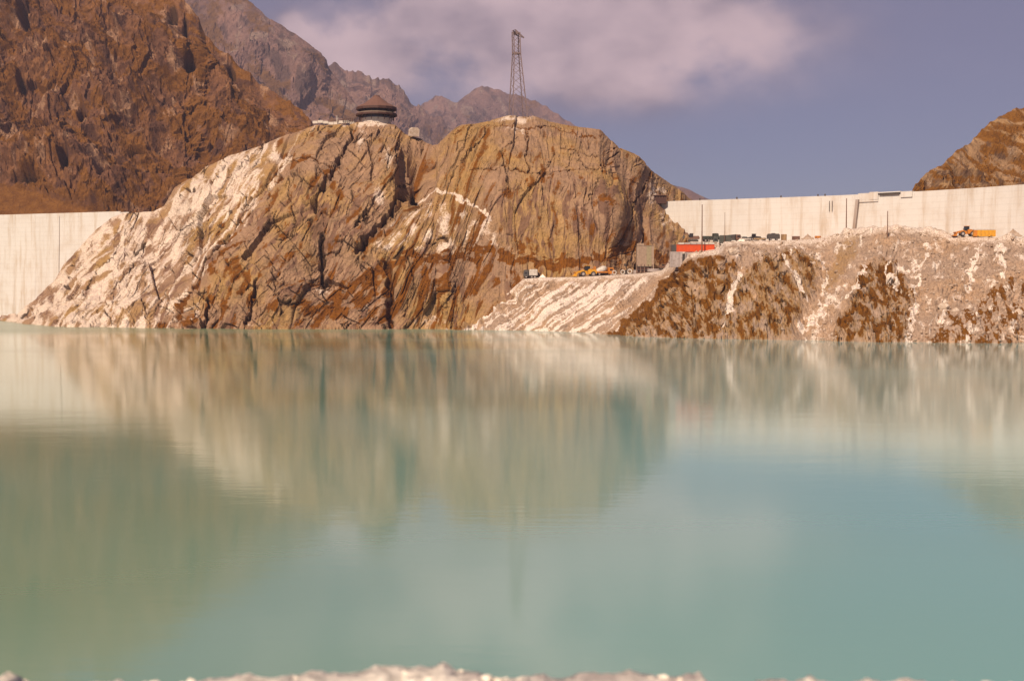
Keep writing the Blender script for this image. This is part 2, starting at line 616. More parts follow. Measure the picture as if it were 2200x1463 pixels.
# ------------------------------------------------------------------ mesh helpers
class MB:
    def __init__(s):
        s.v, s.f = [], []

    def add(s, vs_, fs):
        o = len(s.v)
        s.v += [tuple(p) for p in vs_]
        s.f += [tuple(i + o for i in f) for f in fs]
        return s

    def box(s, c, d, rz=0.0, ry=0.0, taper=1.0):
        hx, hy, hz = d[0] / 2, d[1] / 2, d[2] / 2
        M = Matrix.Rotation(rz, 3, 'Z') @ Matrix.Rotation(ry, 3, 'Y')
        vs_ = []
        for z, t in ((-hz, 1.0), (hz, taper)):
            for x, y in ((-hx, -hy), (hx, -hy), (hx, hy), (-hx, hy)):
                vs_.append(M @ Vector((x * t, y * t, z)) + Vector(c))
        return s.add(vs_, [(3, 2, 1, 0), (4, 5, 6, 7), (0, 1, 5, 4), (1, 2, 6, 5), (2, 3, 7, 6), (3, 0, 4, 7)])

    def prism(s, pts, y0, y1):           # outline in x,z extruded along y
        n = len(pts)
        vs_ = [(x, y0, z) for x, z in pts] + [(x, y1, z) for x, z in pts]
        fs = [tuple(range(n)), tuple(range(2 * n - 1, n - 1, -1))]
        fs += [(i, i + n, (i + 1) % n + n, (i + 1) % n) for i in range(n)]
        return s.add(vs_, fs)

    def bar(s, a, b, w, h=None):
        a, b = Vector(a), Vector(b)
        h = h or w
        d = (b - a)
        up = Vector((0, 0, 1)) if abs(d.normalized().z) < 0.95 else Vector((1, 0, 0))
        r = d.cross(up).normalized() * w / 2
        u = r.cross(d).normalized() * h / 2
        vs_ = [a - r - u, a + r - u, a + r + u, a - r + u, b - r - u, b + r - u, b + r + u, b - r + u]
        return s.add(vs_, [(3, 2, 1, 0), (4, 5, 6, 7), (0, 1, 5, 4), (1, 2, 6, 5), (2, 3, 7, 6), (3, 0, 4, 7)])

    def cyl(s, a, b, r0, r1=None, n=12):
        a, b = Vector(a), Vector(b)
        r1 = r0 if r1 is None else r1
        d = (b - a).normalized()
        up = Vector((0, 0, 1)) if abs(d.z) < 0.95 else Vector((1, 0, 0))
        x = d.cross(up).normalized()
        y = x.cross(d)
        vs_ = [a + (x * math.cos(t) + y * math.sin(t)) * r0 for t in [2 * math.pi * i / n for i in range(n)]]
        vs_ += [b + (x * math.cos(t) + y * math.sin(t)) * r1 for t in [2 * math.pi * i / n for i in range(n)]]
        fs = [(i, (i + 1) % n, (i + 1) % n + n, i + n) for i in range(n)] + [tuple(range(n - 1, -1, -1)), tuple(range(n, 2 * n))]
        return s.add(vs_, fs)

    def lathe(s, prof, n=24, c=(0, 0, 0), closed=True):   # (r,z) outline turned round z
        vs_, fs = [], []
        k = len(prof)
        for i in range(n):
            t = 2 * math.pi * i / n
            vs_ += [(c[0] + r * math.cos(t), c[1] + r * math.sin(t), c[2] + z) for r, z in prof]
        for i in range(n):
            j = (i + 1) % n
            for q in range(k if closed else k - 1):
                p = (q + 1) % k
                fs.append((i * k + q, j * k + q, j * k + p, i * k + p))
        return s.add(vs_, fs)

    def torus(s, c, R_, r, axis='Y', n=16, m=8):
        vs_, fs = [], []
        for i in range(n):
            t = 2 * math.pi * i / n
            for j in range(m):
                p = 2 * math.pi * j / m
                q = R_ + r * math.cos(p)
                a_, b_, d_ = q * math.cos(t), q * math.sin(t), r * math.sin(p)
                vs_.append((c[0] + a_, c[1] + d_, c[2] + b_) if axis == 'Y' else (c[0] + d_, c[1] + a_, c[2] + b_))
        for i in range(n):
            for j in range(m):
                fs.append((i * m + j, ((i + 1) % n) * m + j, ((i + 1) % n) * m + (j + 1) % m, i * m + (j + 1) % m))
        return s.add(vs_, fs)

    def build(s, name, mat, parent=None, smooth_shade=False):
        me = bpy.data.meshes.new(name)
        me.from_pydata(s.v, [], s.f)
        bm = bmesh.new()
        bm.from_mesh(me)
        bmesh.ops.recalc_face_normals(bm, faces=bm.faces)
        bm.to_mesh(me)
        bm.free()
        if smooth_shade:
            for p in me.polygons:
                p.use_smooth = True
        me.materials.append(mat)
        o = bpy.data.objects.new(name, me)
        C.objects.link(o)
        if parent:
            o.parent = parent
        return o


def tag(o, label, cat, group=None):
    o['label'] = label
    o['category'] = cat
    if group:
        o['group'] = group
    return o


def thing(name, loc, rz, label, cat, group=None):
    o = bpy.data.objects.new(name, None)
    C.objects.link(o)
    o.location = loc
    o.rotation_euler = (0, 0, rz)
    o.empty_display_size = 0.5
    return tag(o, label, cat, group)


# ------------------------------------------------------------------ ground, lake
def ground_sheet():
    n = 60
    xs = np.linspace(-5000, 5000, n)
    ys = np.linspace(-600, 6900, n)
    X, Yg = np.meshgrid(xs, ys)
    Zg = -26 + 4 * fbm(X / 300, Yg / 300, o=3)
    P = np.stack([X, Yg, Zg], -1)
    z0 = np.zeros_like(X)
    structure(grid_mesh('ground', P, dict(grass=z0 + 0.6, pale=z0, stain=z0, crack_and_shade=z0), M_mount))


ground_sheet()
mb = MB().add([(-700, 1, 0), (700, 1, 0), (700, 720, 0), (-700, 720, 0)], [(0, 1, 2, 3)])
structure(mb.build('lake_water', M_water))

# ------------------------------------------------------------------ the rock knoll between the dams
def waterY(py):
    return float(y_of(py, 0.0))


def prof(wpy, cpy, cY, hs=((0.20, 0.09), (0.50, 0.30), (0.82, 0.66)), back=70, drop=0.65, wY=None):
    S = wY or waterY(wpy)
    cz = float(z_of(cpy, cY))
    pts = [(S - 22, -16.0), (S, 0.0)]
    pts += [(S + (cY - S) * g, cz * h) for h, g in hs]
    pts += [(cY, cz), (cY + back * 0.35, cz - 2.0), (cY + back * 1.6, cz * (1 - drop)), (cY + back * 2.2, -30)]
    return pts


def prof2(wY, con_py, con_Y, cpy, cY, back=70):      # flank that passes behind the dam end
    zc, cz = float(z_of(con_py, con_Y)), float(z_of(cpy, cY))
    return [(wY - 22, -16.0), (wY, 0.0), (wY + (con_Y - wY) * 0.34, zc * 0.50), (con_Y, zc), (con_Y + (cY - con_Y) * 0.5, zc + (cz - zc) * 0.55), (cY, cz),
            (cY + back * 0.35, cz - 2.0), (cY + back * 1.6, cz * 0.35), (cY + back * 2.2, -30)]


FL = ((0.20, 0.18), (0.50, 0.48), (0.82, 0.80))
CLIFF = ((0.28, 0.20), (0.62, 0.42), (0.88, 0.72))
knoll_keys = [
    (-30, prof(690, 694, 690, FL, 40, wY=650)), (10, prof(690, 690, 680, FL, 40, wY=625)), (40, prof(694, 682, 668, FL, 40, wY=590)),
    (75, prof(700, 648, 664, FL, 40, wY=555)), (120, prof(702, 602, 662, FL, 40)), (137, prof(702, 568, 660, FL, 40)), (180, prof(703, 522, 654, FL, 40)), (216, prof(703, 486, 648, FL, 40)),
    (238, prof(704, 466, 644, FL, 50)), (262, prof(704, 456, 642, FL, 50)), (330, prof(705, 452, 640, FL, 50)), (352, prof(705, 440, 640, FL, 50)), (375, prof(705, 402, 642, FL, 60)),
    (410, prof(706, 381, 648)), (440, prof(706, 357, 640)), (480, prof(706, 340, 630)), (520, prof(707, 326, 622)),
    (560, prof(707, 310, 615)), (620, prof(707, 286, 604)), (680, prof(707, 264, 596)), (745, prof(707, 263, 594)),
    (768, prof(707, 258, 592)), (810, prof(707, 256, 592)), (850, prof(707, 264, 592)), (872, prof(707, 284, 590)),
    (905, prof(707, 291, 586)), (928, prof(707, 306, 584)), (940, prof(707, 306, 582)), (960, prof(708, 291, 580)),
    (1000, prof(708, 271, 580, CLIFF)), (1060, prof(708, 256, 582, CLIFF)), (1090, prof(708, 248, 584, CLIFF)), (1140, prof(708, 248, 584, CLIFF)),
    (1180, prof(708, 262, 582, CLIFF)), (1230, prof(708, 272, 580, CLIFF)), (1290, prof(708, 278, 576, CLIFF)), (1310, prof(708, 299, 578, CLIFF)),
    (1330, prof(708, 319, 582, ((0.28, 0.24), (0.62, 0.50), (0.88, 0.80)))), (1362, prof(708, 332, 592, ((0.28, 0.28), (0.62, 0.58), (0.88, 0.84)))), (1380, prof(708, 345, 598, ((0.28, 0.30), (0.62, 0.62), (0.88, 0.86)))), (1396, prof2(492, 430, 574, 364, 606)), (1410, prof2(494, 442, 580, 374, 618)),
    (1425, prof2(500, 462, 580, 384, 628)), (1450, prof2(506, 486, 578, 401, 640)), (1480, prof2(512, 512, 576, 425, 650)), (1510, prof2(520, 548, 574, 444, 660)), (1560, prof2(540, 600, 572, 478, 680))]

# joints, chimneys and grassy ledges surveyed on the face: (points, half width, depth, grass)
CRACKS = [
    ([(753, 266), (751, 296), (736, 329), (718, 366), (696, 418), (674, 458)], 5.0, 9.0, 0.3),
    ([(600, 384), (637, 399), (692, 418)], 2.2, 2.0, 0.4),
    ([(633, 359), (674, 355), (711, 362)], 2.2, 1.8, 0.9),
    ([(674, 270), (637, 325), (600, 362), (545, 420), (515, 455)], 2.6, 2.6, 0.5),
    ([(914, 300), (888, 359), (862, 399), (847, 440)], 8.0, 9.0, 0.5),
    ([(850, 436), (826, 472), (800, 503), (768, 542)], 8.0, 15.0, 0.0),
    ([(905, 330), (880, 385), (862, 410)], 9.0, 9.0, 0.4),
    ([(795, 285), (799, 348), (795, 392)], 2.5, 2.2, 0.6),
    ([(685, 528), (729, 536), (759, 495), (790, 455)], 2.4, 2.6, 0.1),
    ([(1006, 296), (950, 348), (932, 384), (905, 410)], 2.6, 2.2, 0.9),
    ([(1013, 381), (1085, 377), (1166, 388), (1221, 377), (1266, 366), (1317, 348)], 2.2, 1.5, 0.8),
    ([(1050, 274), (1043, 303), (1002, 366), (969, 407)], 2.0, 1.8, 0.6),
    ([(1028, 277), (1080, 281), (1166, 279), (1277, 296)], 2.6, 1.6, 1.0),
    ([(1113, 300), (1080, 340), (1094, 421)], 1.8, 1.5, 0.4),
    ([(1136, 285), (1129, 348), (1140, 384)], 2.2, 1.8, 0.7),
    ([(1192, 322), (1177, 366), (1159, 392), (1120, 440)], 1.8, 1.5, 0.5),
    ([(1325, 329), (1303, 355), (1280, 410), (1258, 466)], 2.0, 1.8, 0.6),
    ([(1399, 366), (1380, 403), (1351, 451), (1332, 506), (1321, 532)], 3.0, 2.2, 1.0),
    ([(1207, 318), (1288, 329), (1330, 322)], 1.8, 1.4, 0.8),
    ([(1230, 330), (1215, 372)], 1.5, 1.3, 0.4), ([(1250, 300), (1240, 340), (1262, 366)], 1.5, 1.3, 0.5),
    ([(605, 380), (557, 421), (509, 482), (445, 571), (407, 628), (379, 690)], 5.0, 2.8, 0.95),
    ([(423, 464), (421, 485), (414, 508)], 4.5, 8.0, 0.0),
    ([(554, 612), (545, 650), (528, 697)], 4.5, 6.0, 0.2), ([(449, 644), (444, 675), (439, 703)], 5.5, 8.0, 0.1),
    ([(630, 405), (632, 501), (605, 530)], 1.9, 1.8, 0.4), ([(484, 501), (455, 558), (430, 600)], 2.6, 2.0, 0.7),
    ([(350, 558), (369, 587), (360, 640)], 2.0, 1.8, 0.4), ([(312, 507), (274, 577), (229, 622)], 2.2, 1.6, 0.2),
    ([(223, 641), (232, 698)], 2.0, 1.8, 0.2), ([(305, 644), (321, 698)], 2.2, 2.0, 0.3), ([(260, 500), (225, 560), (180, 620)], 1.8, 1.2, 0.0),
    ([(690, 500), (682, 560), (694, 590)], 9.0, 4.0, 0.0), ([(835, 560), (838, 640), (836, 705)], 9.0, 5.0, 0.9),
    ([(640, 640), (660, 590), (700, 560)], 2.4, 1.6, 0.8), ([(880, 560), (890, 620), (870, 680)], 2.2, 1.5, 0.6),
    ([(960, 560), (985, 600), (960, 660)], 2.2, 1.5, 0.7), ([(1020, 300), (990, 350)], 1.6, 1.4, 0.4),
    ([(470, 345), (500, 360), (455, 395)], 2.0, 1.6, 0.6), ([(560, 312), (510, 372), (450, 430)], 2.0, 1.6, 0.2),
    ([(575, 560), (600, 590), (590, 640)], 2.0, 1.6, 0.4), ([(740, 400), (760, 430), (745, 470)], 1.8, 1.3, 0.3),
    ([(820, 300), (840, 330), (825, 370)], 2.2, 2.0, 0.4), ([(870, 290), (850, 330)], 2.2, 2.0, 0.4),
]


def build_knoll():
    P, U, V = sheet(knoll_keys, 1150, (8, 90, 90, 90, 60, 8, 24, 4), 8)
    X, Y, Z = P[..., 0], P[..., 1], P[..., 2]
    front = np.ones_like(Z)
    front[-36:] = 0.25
    n = normals(P)
    n = n * np.sign(-(n[..., 1:2]) + 1e-6) if n[40, 500, 1] > 0 else n
    # metres along the face (survey units are about 0.2 m)
    a0, b0 = U * 0.2, -V * 0.2
    wx = 1.5 * fbm(a0 / 26, b0 / 26, o=3); wy = 1.5 * fbm(a0 / 26 + 40, b0 / 26 + 9, o=3)
    a, b = a0 + wx, b0 + wy
    # bedding leans left in the west, stands upright in the east
    lean = R(33) * (1 - sstep(U, 820, 1080)) + R(5)
    s = a * np.cos(lean) - b * np.sin(lean)
    t = a * np.sin(lean) + b * np.cos(lean)
    disp = 3.4 * fbm(a0 / 42, b0 / 42, Y / 60, o=2)
    crack_and_shade = np.zeros_like(Z)
    f1, f2, dx, dy, i1, i2, i3 = worley(s / 15.0, t / 32.0, 11)
    edge = 1 - sstep(f2 - f1, 0.0, 0.045)
    gate = sstep(fbm(a0 / 18 + 3, b0 / 18, o=2), -0.10, 0.30)
    blk = 1 + 0.7 * (1 - sstep(U, 900, 1000))
    disp += blk * ((i1 - 0.5) * 1.9 + (i2 - 0.5) * 3.6 * dx + (i3 - 0.35) * 3.2 * dy) - 0.5 * edge * gate
    crack_and_shade = np.maximum(crack_and_shade, edge * gate * 0.35)
    f1, f2, dx, dy, i1, i2, i3 = worley(s / 5.6 + 3, t / 12.0 + 5, 37)
    edge = 1 - sstep(f2 - f1, 0.0, 0.08)
    gate = sstep(fbm(a0 / 11 + 8, b0 / 11, o=3), -0.1, 0.3)
    disp += ((i1 - 0.5) * 0.8 + (i2 - 0.5) * 1.5 * dx + (i3 - 0.4) * 1.3 * dy) * (0.3 + 0.9 * gate) - 0.25 * edge * gate
    crack_and_shade = np.maximum(crack_and_shade, edge * gate * 0.2)
    f1, f2, dx, dy, i1, i2, i3 = worley(s / 1.9 + 13, t / 3.4 + 5, 57)
    edge = 1 - sstep(f2 - f1, 0.0, 0.16)
    gate = sstep(fbm(a0 / 6 + 18, b0 / 6, o=3), 0.05, 0.4) * (1 - 0.6 * sstep(U, 940, 1060))
    disp += ((i1 - 0.5) * 0.7 + (i2 - 0.5) * 1.0 * dx + (i3 - 0.4) * 0.8 * dy) * (0.15 + 1.0 * gate) - 0.4 * edge * gate
    crack_and_shade = np.maximum(crack_and_shade, edge * gate * 0.35)
    # bedding joints run with the lean of the rock, cross joints cut them
    calm = 1 - 0.55 * sstep(U, 930, 1010)
    for (ls, lt, off, wid, dep, g0) in ((9.0, 60.0, 0.0, 0.030, 1.5, -0.15), (4.0, 34.0, 17.0, 0.045, 0.8, 0.0), (2.0, 15.0, 41.0, 0.075, 0.4, 0.05),
                                        (46.0, 10.0, 63.0, 0.030, 1.1, 0.02), (20.0, 4.5, 85.0, 0.05, 0.6, 0.08)):
        q = np.abs(pnoise(s / ls + off, t / lt + off * 0.7))
        gg = sstep(fbm(a0 / 13 + off, b0 / 13 + off, o=3), g0 + 0.12, g0 + 0.42)
        ln = (1 - sstep(q, wid * 0.30, wid * 0.85)) * gg * calm
        disp -= dep * ln
        crack_and_shade = np.maximum(crack_and_shade, ln * (0.55 + 0.3 * min(1, dep)))
    # ribs and runnels down the fall line, strongest on the east cliff
    east = sstep(U, 960, 1120) * sstep(V, 360, 440)
    rib = ridged(s / 3.4, t / 46.0, o=3)
    disp += (rib - 0.9) * (0.16 + 0.20 * east)
    disp += (0.42 * ridged(s / 4.0, t / 8.0, o=4) - 0.28) * (1 - 0.5 * sstep(U, 930, 1010))
    disp += 0.22 * fbm(a0 / 1.3, b0 / 1.3, Y / 2, o=2)
    grass = np.zeros_like(Z)
    jit = 6.0 * fbm(a0 / 5, b0 / 5, o=4, gain=0.6); jit2 = 6.0 * fbm(a0 / 5 + 31, b0 / 5 + 17, o=4, gain=0.6)
    Uj, Vj = U + jit, V + jit2
    for pts, hw, dep, g in CRACKS:
        xs_, ys_ = [p[0] for p in pts], [p[1] for p in pts]
        sel = (U > min(xs_) - 40) & (U < max(xs_) + 40) & (V > min(ys_) - 40) & (V < max(ys_) + 40)
        d = poly_dist(Uj[sel], Vj[sel], pts)
        w = 0.72 * hw * (0.5 + 0.9 * np.clip(0.5 + fbm(a0[sel] / 4, b0[sel] / 4, o=2), 0, 1.2))
        m = 1 - sstep(d, w * 0.35, w * 1.35)
        disp[sel] -= dep * 0.62 * m
        # the slab on the left of each joint overhangs it a little
        crack_and_shade[sel] = np.maximum(crack_and_shade[sel], m * (0.85 - 0.5 * g))
        grass[sel] = np.maximum(grass[sel], m * g)
    # blocky overhang beside the long chimney
    d = poly_dist(U, V, [(838, 436), (790, 490), (755, 535)])
    disp += 1.2 * np.exp(-(d / 22.0) ** 2)
    # big smooth forms of the face: hollows (-) and bulges (+)
    for (u0, v0, su, sv, h) in ((900, 355, 34, 75, -15), (660, 380, 60, 80, 5), (570, 520, 60, 110, 5), (480, 600, 50, 70, 4), (1120, 430, 170, 90, 6),
                                (760, 600, 80, 60, -6), (690, 540, 30, 60, -5), (830, 330, 40, 40, 2), (1000, 330, 40, 60, 3), (1270, 480, 60, 70, 4),
                                (1385, 480, 22, 60, -1.5), (420, 620, 22, 80, -4), (840, 640, 12, 60, -4), (620, 650, 40, 40, 4), (930, 640, 60, 50, 4)):
        disp += h * np.exp(-((U - u0) / su) ** 2 - ((V - v0) / sv) ** 2)
    # grass: ledge under the cliff, the gully between the two summits, slope at the lake
    d = poly_dist(Uj, Vj, [(822, 572), (880, 562), (950, 558), (1000, 548), (1060, 541), (1110, 560), (1180, 571), (1250, 561), (1310, 549), (1345, 532), (1385, 548), (1430, 556)])
    grass = np.maximum(grass, 1 - sstep(d + 14 * fbm(a0 / 4.5 + 2, b0 / 3.0, o=4, gain=0.6), 5, 14))
    gn = fbm(s / 4.0, t / 9.0, o=4)
    gm = in_poly(U, V, [(630, 700), (650, 655), (700, 615), (760, 570), (830, 555), (860, 600), (850, 650), (800, 690), (700, 708)], 22)
    grass = np.maximum(grass, gm * (0.62 + 1.1 * gn))
    gm = in_poly(U, V, [(800, 700), (860, 560), (1000, 550), (1140, 575), (1140, 600), (990, 708)], 25)
    grass = np.maximum(grass, gm * (0.36 + 1.3 * gn))
    gm = in_poly(U, V, [(865, 400), (885, 340), (920, 305), (935, 330), (900, 390), (880, 440), (850, 440)], 10)
    grass = np.maximum(grass, gm * (0.55 + 1.0 * gn))
    gm = in_poly(U, V, [(360, 705), (420, 600), (460, 540), (520, 470), (600, 640), (640, 705)], 30)
    grass = np.maximum(grass, gm * (0.22 + 1.2 * gn))
    grass = np.maximum(grass, (0.12 + 1.0 * gn) * sstep(V, 240, 300) * 0.8 * (1 - in_poly(U, V, [(0, 720), (0, 440), (360, 420), (420, 470), (300, 720)], 30)))
    # pale freshly blasted or washed rock
    pale = np.zeros_like(Z)
    ps = ridged(s / 3.5, t / 20.0 + 4, o=4)
    pm = in_poly(U, V, [(-60, 720), (-60, 600), (240, 440), (360, 425), (412, 372), (520, 315), (610, 285), (580, 340), (500, 420), (425, 470), (400, 530), (350, 580), (310, 650), (330, 720)], 22)
    pale = np.maximum(pale, pm * (0.30 + 0.42 * ps + 0.65 * fbm(s / 4, t / 9, o=4)))
    pm = in_poly(U, V, [(300, 720), (330, 600), (430, 480), (560, 330), (680, 262), (600, 400), (450, 600), (400, 720)], 20)
    pale = np.maximum(pale, pm * (0.05 + 0.50 * ps + 0.35 * fbm(a0 / 8, b0 / 8, o=3)))
    d = poly_dist(Uj, Vj, [(905, 405), (935, 411), (962, 421), (990, 436), (1020, 452), (1040, 464), (1053, 482)])
    pale = np.maximum(pale, 0.95 * (1 - sstep(d + 4 * fbm(a0 / 2.5, b0 / 2.5, o=3), 1.5, 6.5)))
    pm = in_poly(U, V, [(880, 405), (1050, 480), (1100, 540), (1000, 552), (900, 556), (850, 545), (790, 540)], 14)
    pale = np.maximum(pale, pm * (0.06 + 0.34 * ps + 0.35 * fbm(a0 / 5, b0 / 5, o=4)))
    for (u0, v0, su, sv, w) in ((775, 300, 18, 28, 0.7), (835, 340, 16, 26, 0.8), (815, 420, 14, 30, 0.8), (800, 262, 45, 8, 1.1), (1105, 258, 45, 14, 0.9),
                                (1115, 286, 40, 6, 0.7), (715, 263, 40, 5, 0.9), (1403, 420, 14, 26, 1.1), (1430, 480, 26, 30, 0.65), (1415, 408, 20, 18, 0.6),
                                (880, 430, 14, 10, 0.5), (780, 640, 14, 60, 0.5), (925, 690, 50, 14, 0.6), (690, 612, 22, 16, 0.8), (560, 700, 60, 8, 0.5)):
        pale = np.maximum(pale, w * np.exp(-((Uj - u0) / su) ** 2 - ((Vj - v0) / sv) ** 2) * (0.75 + 0.6 * fbm(a0 / 3, b0 / 3, o=3)))
    # dark water stains running down
    strk = fbm(s / 2.6 + 0.5 * fbm(a0 / 9, b0 / 9, o=3), t / 14.0, o=4, gain=0.6)
    stain = 0.28 + 1.9 * strk
    reg = np.maximum(in_poly(U, V, [(1080, 410), (1400, 390), (1400, 540), (1080, 545)], 30), 0.28 + 0.27 * sstep(V, 380, 470))
    reg = np.maximum(reg, in_poly(U, V, [(640, 420), (720, 400), (830, 410), (800, 520), (700, 600), (660, 590)], 25))
    stain = np.clip(stain * reg, 0, 1)
    stain = np.maximum(stain, 0.9 * in_poly(Uj, Vj, [(672, 505), (700, 505), (712, 530), (700, 600), (680, 590)], 8) * (0.6 + strk))
    grass = grass * (1 - 0.8 * sstep(pale, 0.4, 0.8))
    disp = np.clip(disp, -24, 14)
    disp *= front
    disp *= sstep(Z, -14, 2) * 0.85 + 0.15
    crest_soft = 1 - 0.72 * np.exp(-((np.arange(Z.shape[0])[:, None] - 338) / 14.0) ** 2)
    P = P + n * (disp * crest_soft)[..., None]
    o = grid_mesh('rock_knoll', P, dict(grass=np.clip(grass, 0, 1.2), pale=np.clip(pale, 0, 1.2), stain=stain, crack_and_shade=np.clip(crack_and_shade, 0, 1)), M_knoll, False)
    return structure(o)


knoll = build_knoll()

# ------------------------------------------------------------------ spoil bank, bench and east shore
def bprof(wpy, brow_py, brow_Y, mid=((0.3, 0.28), (0.65, 0.64)), plat=60, wY=None, pz=None):
    S = wY or waterY(wpy)
    bz = float(z_of(brow_py, brow_Y))
    pts = [(S - 16, -12.0), (S, 0.0)]
    pts += [(S + (brow_Y - S) * g, bz * h) for h, g in mid]
    pts += [(brow_Y, bz), (brow_Y + 3.0, bz + 0.15), (brow_Y + plat, (pz or bz) + 0.1), (brow_Y + plat + 60, (pz or bz) - 3)]
    return pts


bank_keys = [
    (960, bprof(708, 706, 500, plat=6)), (990, bprof(709, 702, 500, plat=8)), (1040, bprof(709, 668, 500, plat=12)), (1090, bprof(710, 630, 500, plat=14)),
    (1125, bprof(710, 600, 500, plat=16)), (1160, bprof(711, 597, 500, plat=18)), (1240, bprof(714, 596, 499, plat=20)), (1310, bprof(720, 592, 498, plat=24)),
    (1380, bprof(724, 588, 496, plat=30)), (1420, bprof(725, 582, 492, plat=40)), (1455, bprof(726, 559, 480, plat=26, pz=32)), (1484, bprof(727, 545, 463, plat=24, pz=34)),
    (1545, bprof(728, 537, 461, plat=20, pz=33.5)), (1556, bprof(728, 520, 472, plat=80)), (1600, bprof(729, 518, 474, plat=120)), (1680, bprof(730, 517, 472, plat=120)), (1750, bprof(732, 514, 468, plat=120)),
    (1800, bprof(733, 505, 462, plat=110)), (1850, bprof(734, 494, 456, plat=110)), (1900, bprof(735, 489, 452, plat=110)), (1960, bprof(735, 491, 449, plat=100)),
    (2010, bprof(736, 494, 446, plat=100)), (2050, bprof(736, 506, 440, plat=100)), (2140, bprof(737, 512, 434, plat=90)), (2165, bprof(737, 506, 432, plat=90)), (2200, bprof(737, 515, 430, plat=90)),
    (2320, bprof(739, 515, 425, plat=80)), (2480, bprof(742, 505, 420, plat=80))]


def build_bank():
    P, U, V = sheet(bank_keys, 1150, (6, 90, 95, 90, 3, 14, 3), 3)
    Y, Z = P[..., 1], P[..., 2]
    n = normals(P)
    if n[60, 500, 1] > 0:
        n = -n
    nr = P.shape[0]
    ridx = np.arange(nr)[:, None] + 0 * U
    flat = sstep(ridx, 240, 277)                       # brow and platform
    face = 1 - flat
    a0, b0 = U * 0.17, -V * 0.17
    jit = 11.0 * fbm(a0 / 6, b0 / 6, o=4, gain=0.6); jit2 = 11.0 * fbm(a0 / 6 + 31, b0 / 6 + 17, o=4, gain=0.6)
    Uj, Vj = U + jit, V + jit2
    B1 = in_poly(Uj, Vj, [(1300, 722), (1400, 640), (1470, 572), (1530, 556), (1585, 590), (1565, 640), (1545, 735)], 16)
    B2 = in_poly(Uj, Vj, [(1540, 735), (1580, 620), (1620, 580), (1680, 552), (1722, 543), (1768, 570), (1757, 610), (1722, 660), (1700, 735)], 16)
    B3 = in_poly(Uj, Vj, [(1775, 740), (1830, 650), (1850, 590), (1880, 552), (1912, 556), (1945, 590), (1962, 630), (1958, 690), (1935, 742)], 16)
    B4 = in_poly(Uj, Vj, [(1990, 750), (2010, 680), (2090, 650), (2160, 610), (2300, 600), (2480, 600), (2480, 760)], 25)
    rock = np.clip(B1 + B2 + B3, 0, 1)
    scree = in_poly(Uj, Vj, [(960, 715), (1120, 588), (1460, 570), (1480, 572), (1405, 640), (1300, 722)], 8)
    # forms: outcrops stand proud, gullies between them
    disp = 2.6 * fbm(a0 / 26, b0 / 26, o=3) * face
    disp += face * (B1 * 1.5 + B2 * 3.2 + B3 * 2.0 + B4 * 0.5)
    f1, f2, dx, dy, i1, i2, i3 = worley(a0 / 5.5 + 0.3 * jit / 6, b0 / 7.0 + 0.3 * jit2 / 6, 71)
    edge = 1 - sstep(f2 - f1, 0.0, 0.14)
    disp += rock * face * ((i1 - 0.5) * 1.0 + (i2 - 0.5) * 2.4 * dx + (i3 - 0.4) * 2.0 * dy - 0.8 * edge)
    disp += rock * face * (ridged(a0 / 5, b0 / 5, Y / 7, o=4) - 0.8) * 0.7
    f1, f2s, dx, dy, i1, i2, i3 = worley((a0 + 0.4 * b0) / 2.1 + 0.2 * jit / 6, (b0 - 0.3 * a0) / 3.0 + 0.2 * jit2 / 6, 83)
    edge2 = 1 - sstep(f2s - f1, 0.0, 0.15)
    disp += rock * face * ((i1 - 0.5) * 0.6 + (i2 - 0.5) * 0.9 * dx + (i3 - 0.4) * 0.9 * dy - 0.35 * edge2)
    # scree: runnels down the fall line
    sx, sy = -0.80, 0.60                               # runs down to the left
    cross = (U * sy - V * sx) * 0.17                  # across the runnels
    along = (U * sx + V * sy) * 0.17
    run = fbm(cross / 2.6 + 0.22 * fbm(along / 9, cross / 9, o=3), along / 60.0, o=4, gain=0.7)
    disp += scree * face * (run * 0.8 + 0.25 * fbm(a0 / 0.8, b0 / 0.8, o=2))
    vrun = fbm(a0 / 5.5 + 0.7 * fbm(a0 / 12, b0 / 12, o=2), b0 / 20.0, o=4, gain=0.6)
    disp += (1 - scree) * (1 - rock) * face * vrun * 0.8
    disp += face * (1 - sstep(0.6 * U + 0.8 * V, 1180, 1215)) * 2.2 * fbm(a0 / 5, b0 / 5, o=4)
    disp += (0.12 + 0.55 * face) * ridged(a0 / 2.2, b0 / 2.2, Y / 4, o=3) * 0.7 * (0.35 + 0.65 * (1 - scree)) - 0.3 * face
    # lumpy spoil along the brow, right of the parked machines
    lump = sstep(U, 1740, 1830) * (1 - sstep(U, 2010, 2060)) + sstep(U, 2140, 2175)
    brow = np.exp(-((ridx - 276) / 10.0) ** 2)
    disp_z = lump * brow * 2.2 * np.clip(fbm(a0 / 5.0, a0 * 0 + 2.0, Y / 12, o=3) + 0.3, 0, 2)
    grass = np.zeros_like(Z)
    gn = fbm((a0 + 0.5 * b0) / 3.2, (b0 - 0.5 * a0) / 5.5, o=5, gain=0.62)
    grass = np.maximum(grass, B1 * (0.44 + 1.2 * gn))
    grass = np.maximum(grass, B2 * (0.20 + 1.2 * gn))
    grass = np.maximum(grass, B3 * (0.52 + 1.2 * gn))
    grass = np.maximum(grass, B4 * (0.30 + 1.5 * gn))
    d = poly_dist(Uj, Vj, [(1318, 712), (1400, 645), (1470, 580), (1530, 562)])
    grass = np.maximum(grass, (1 - sstep(d, 8, 20)) * (0.85 + 0.5 * gn))
    pale = np.zeros_like(Z)
    wfade = 1 - 0.75 * sstep(cross * 0 + (U * sy - V * sx) * 1.0, 1285, 1375)
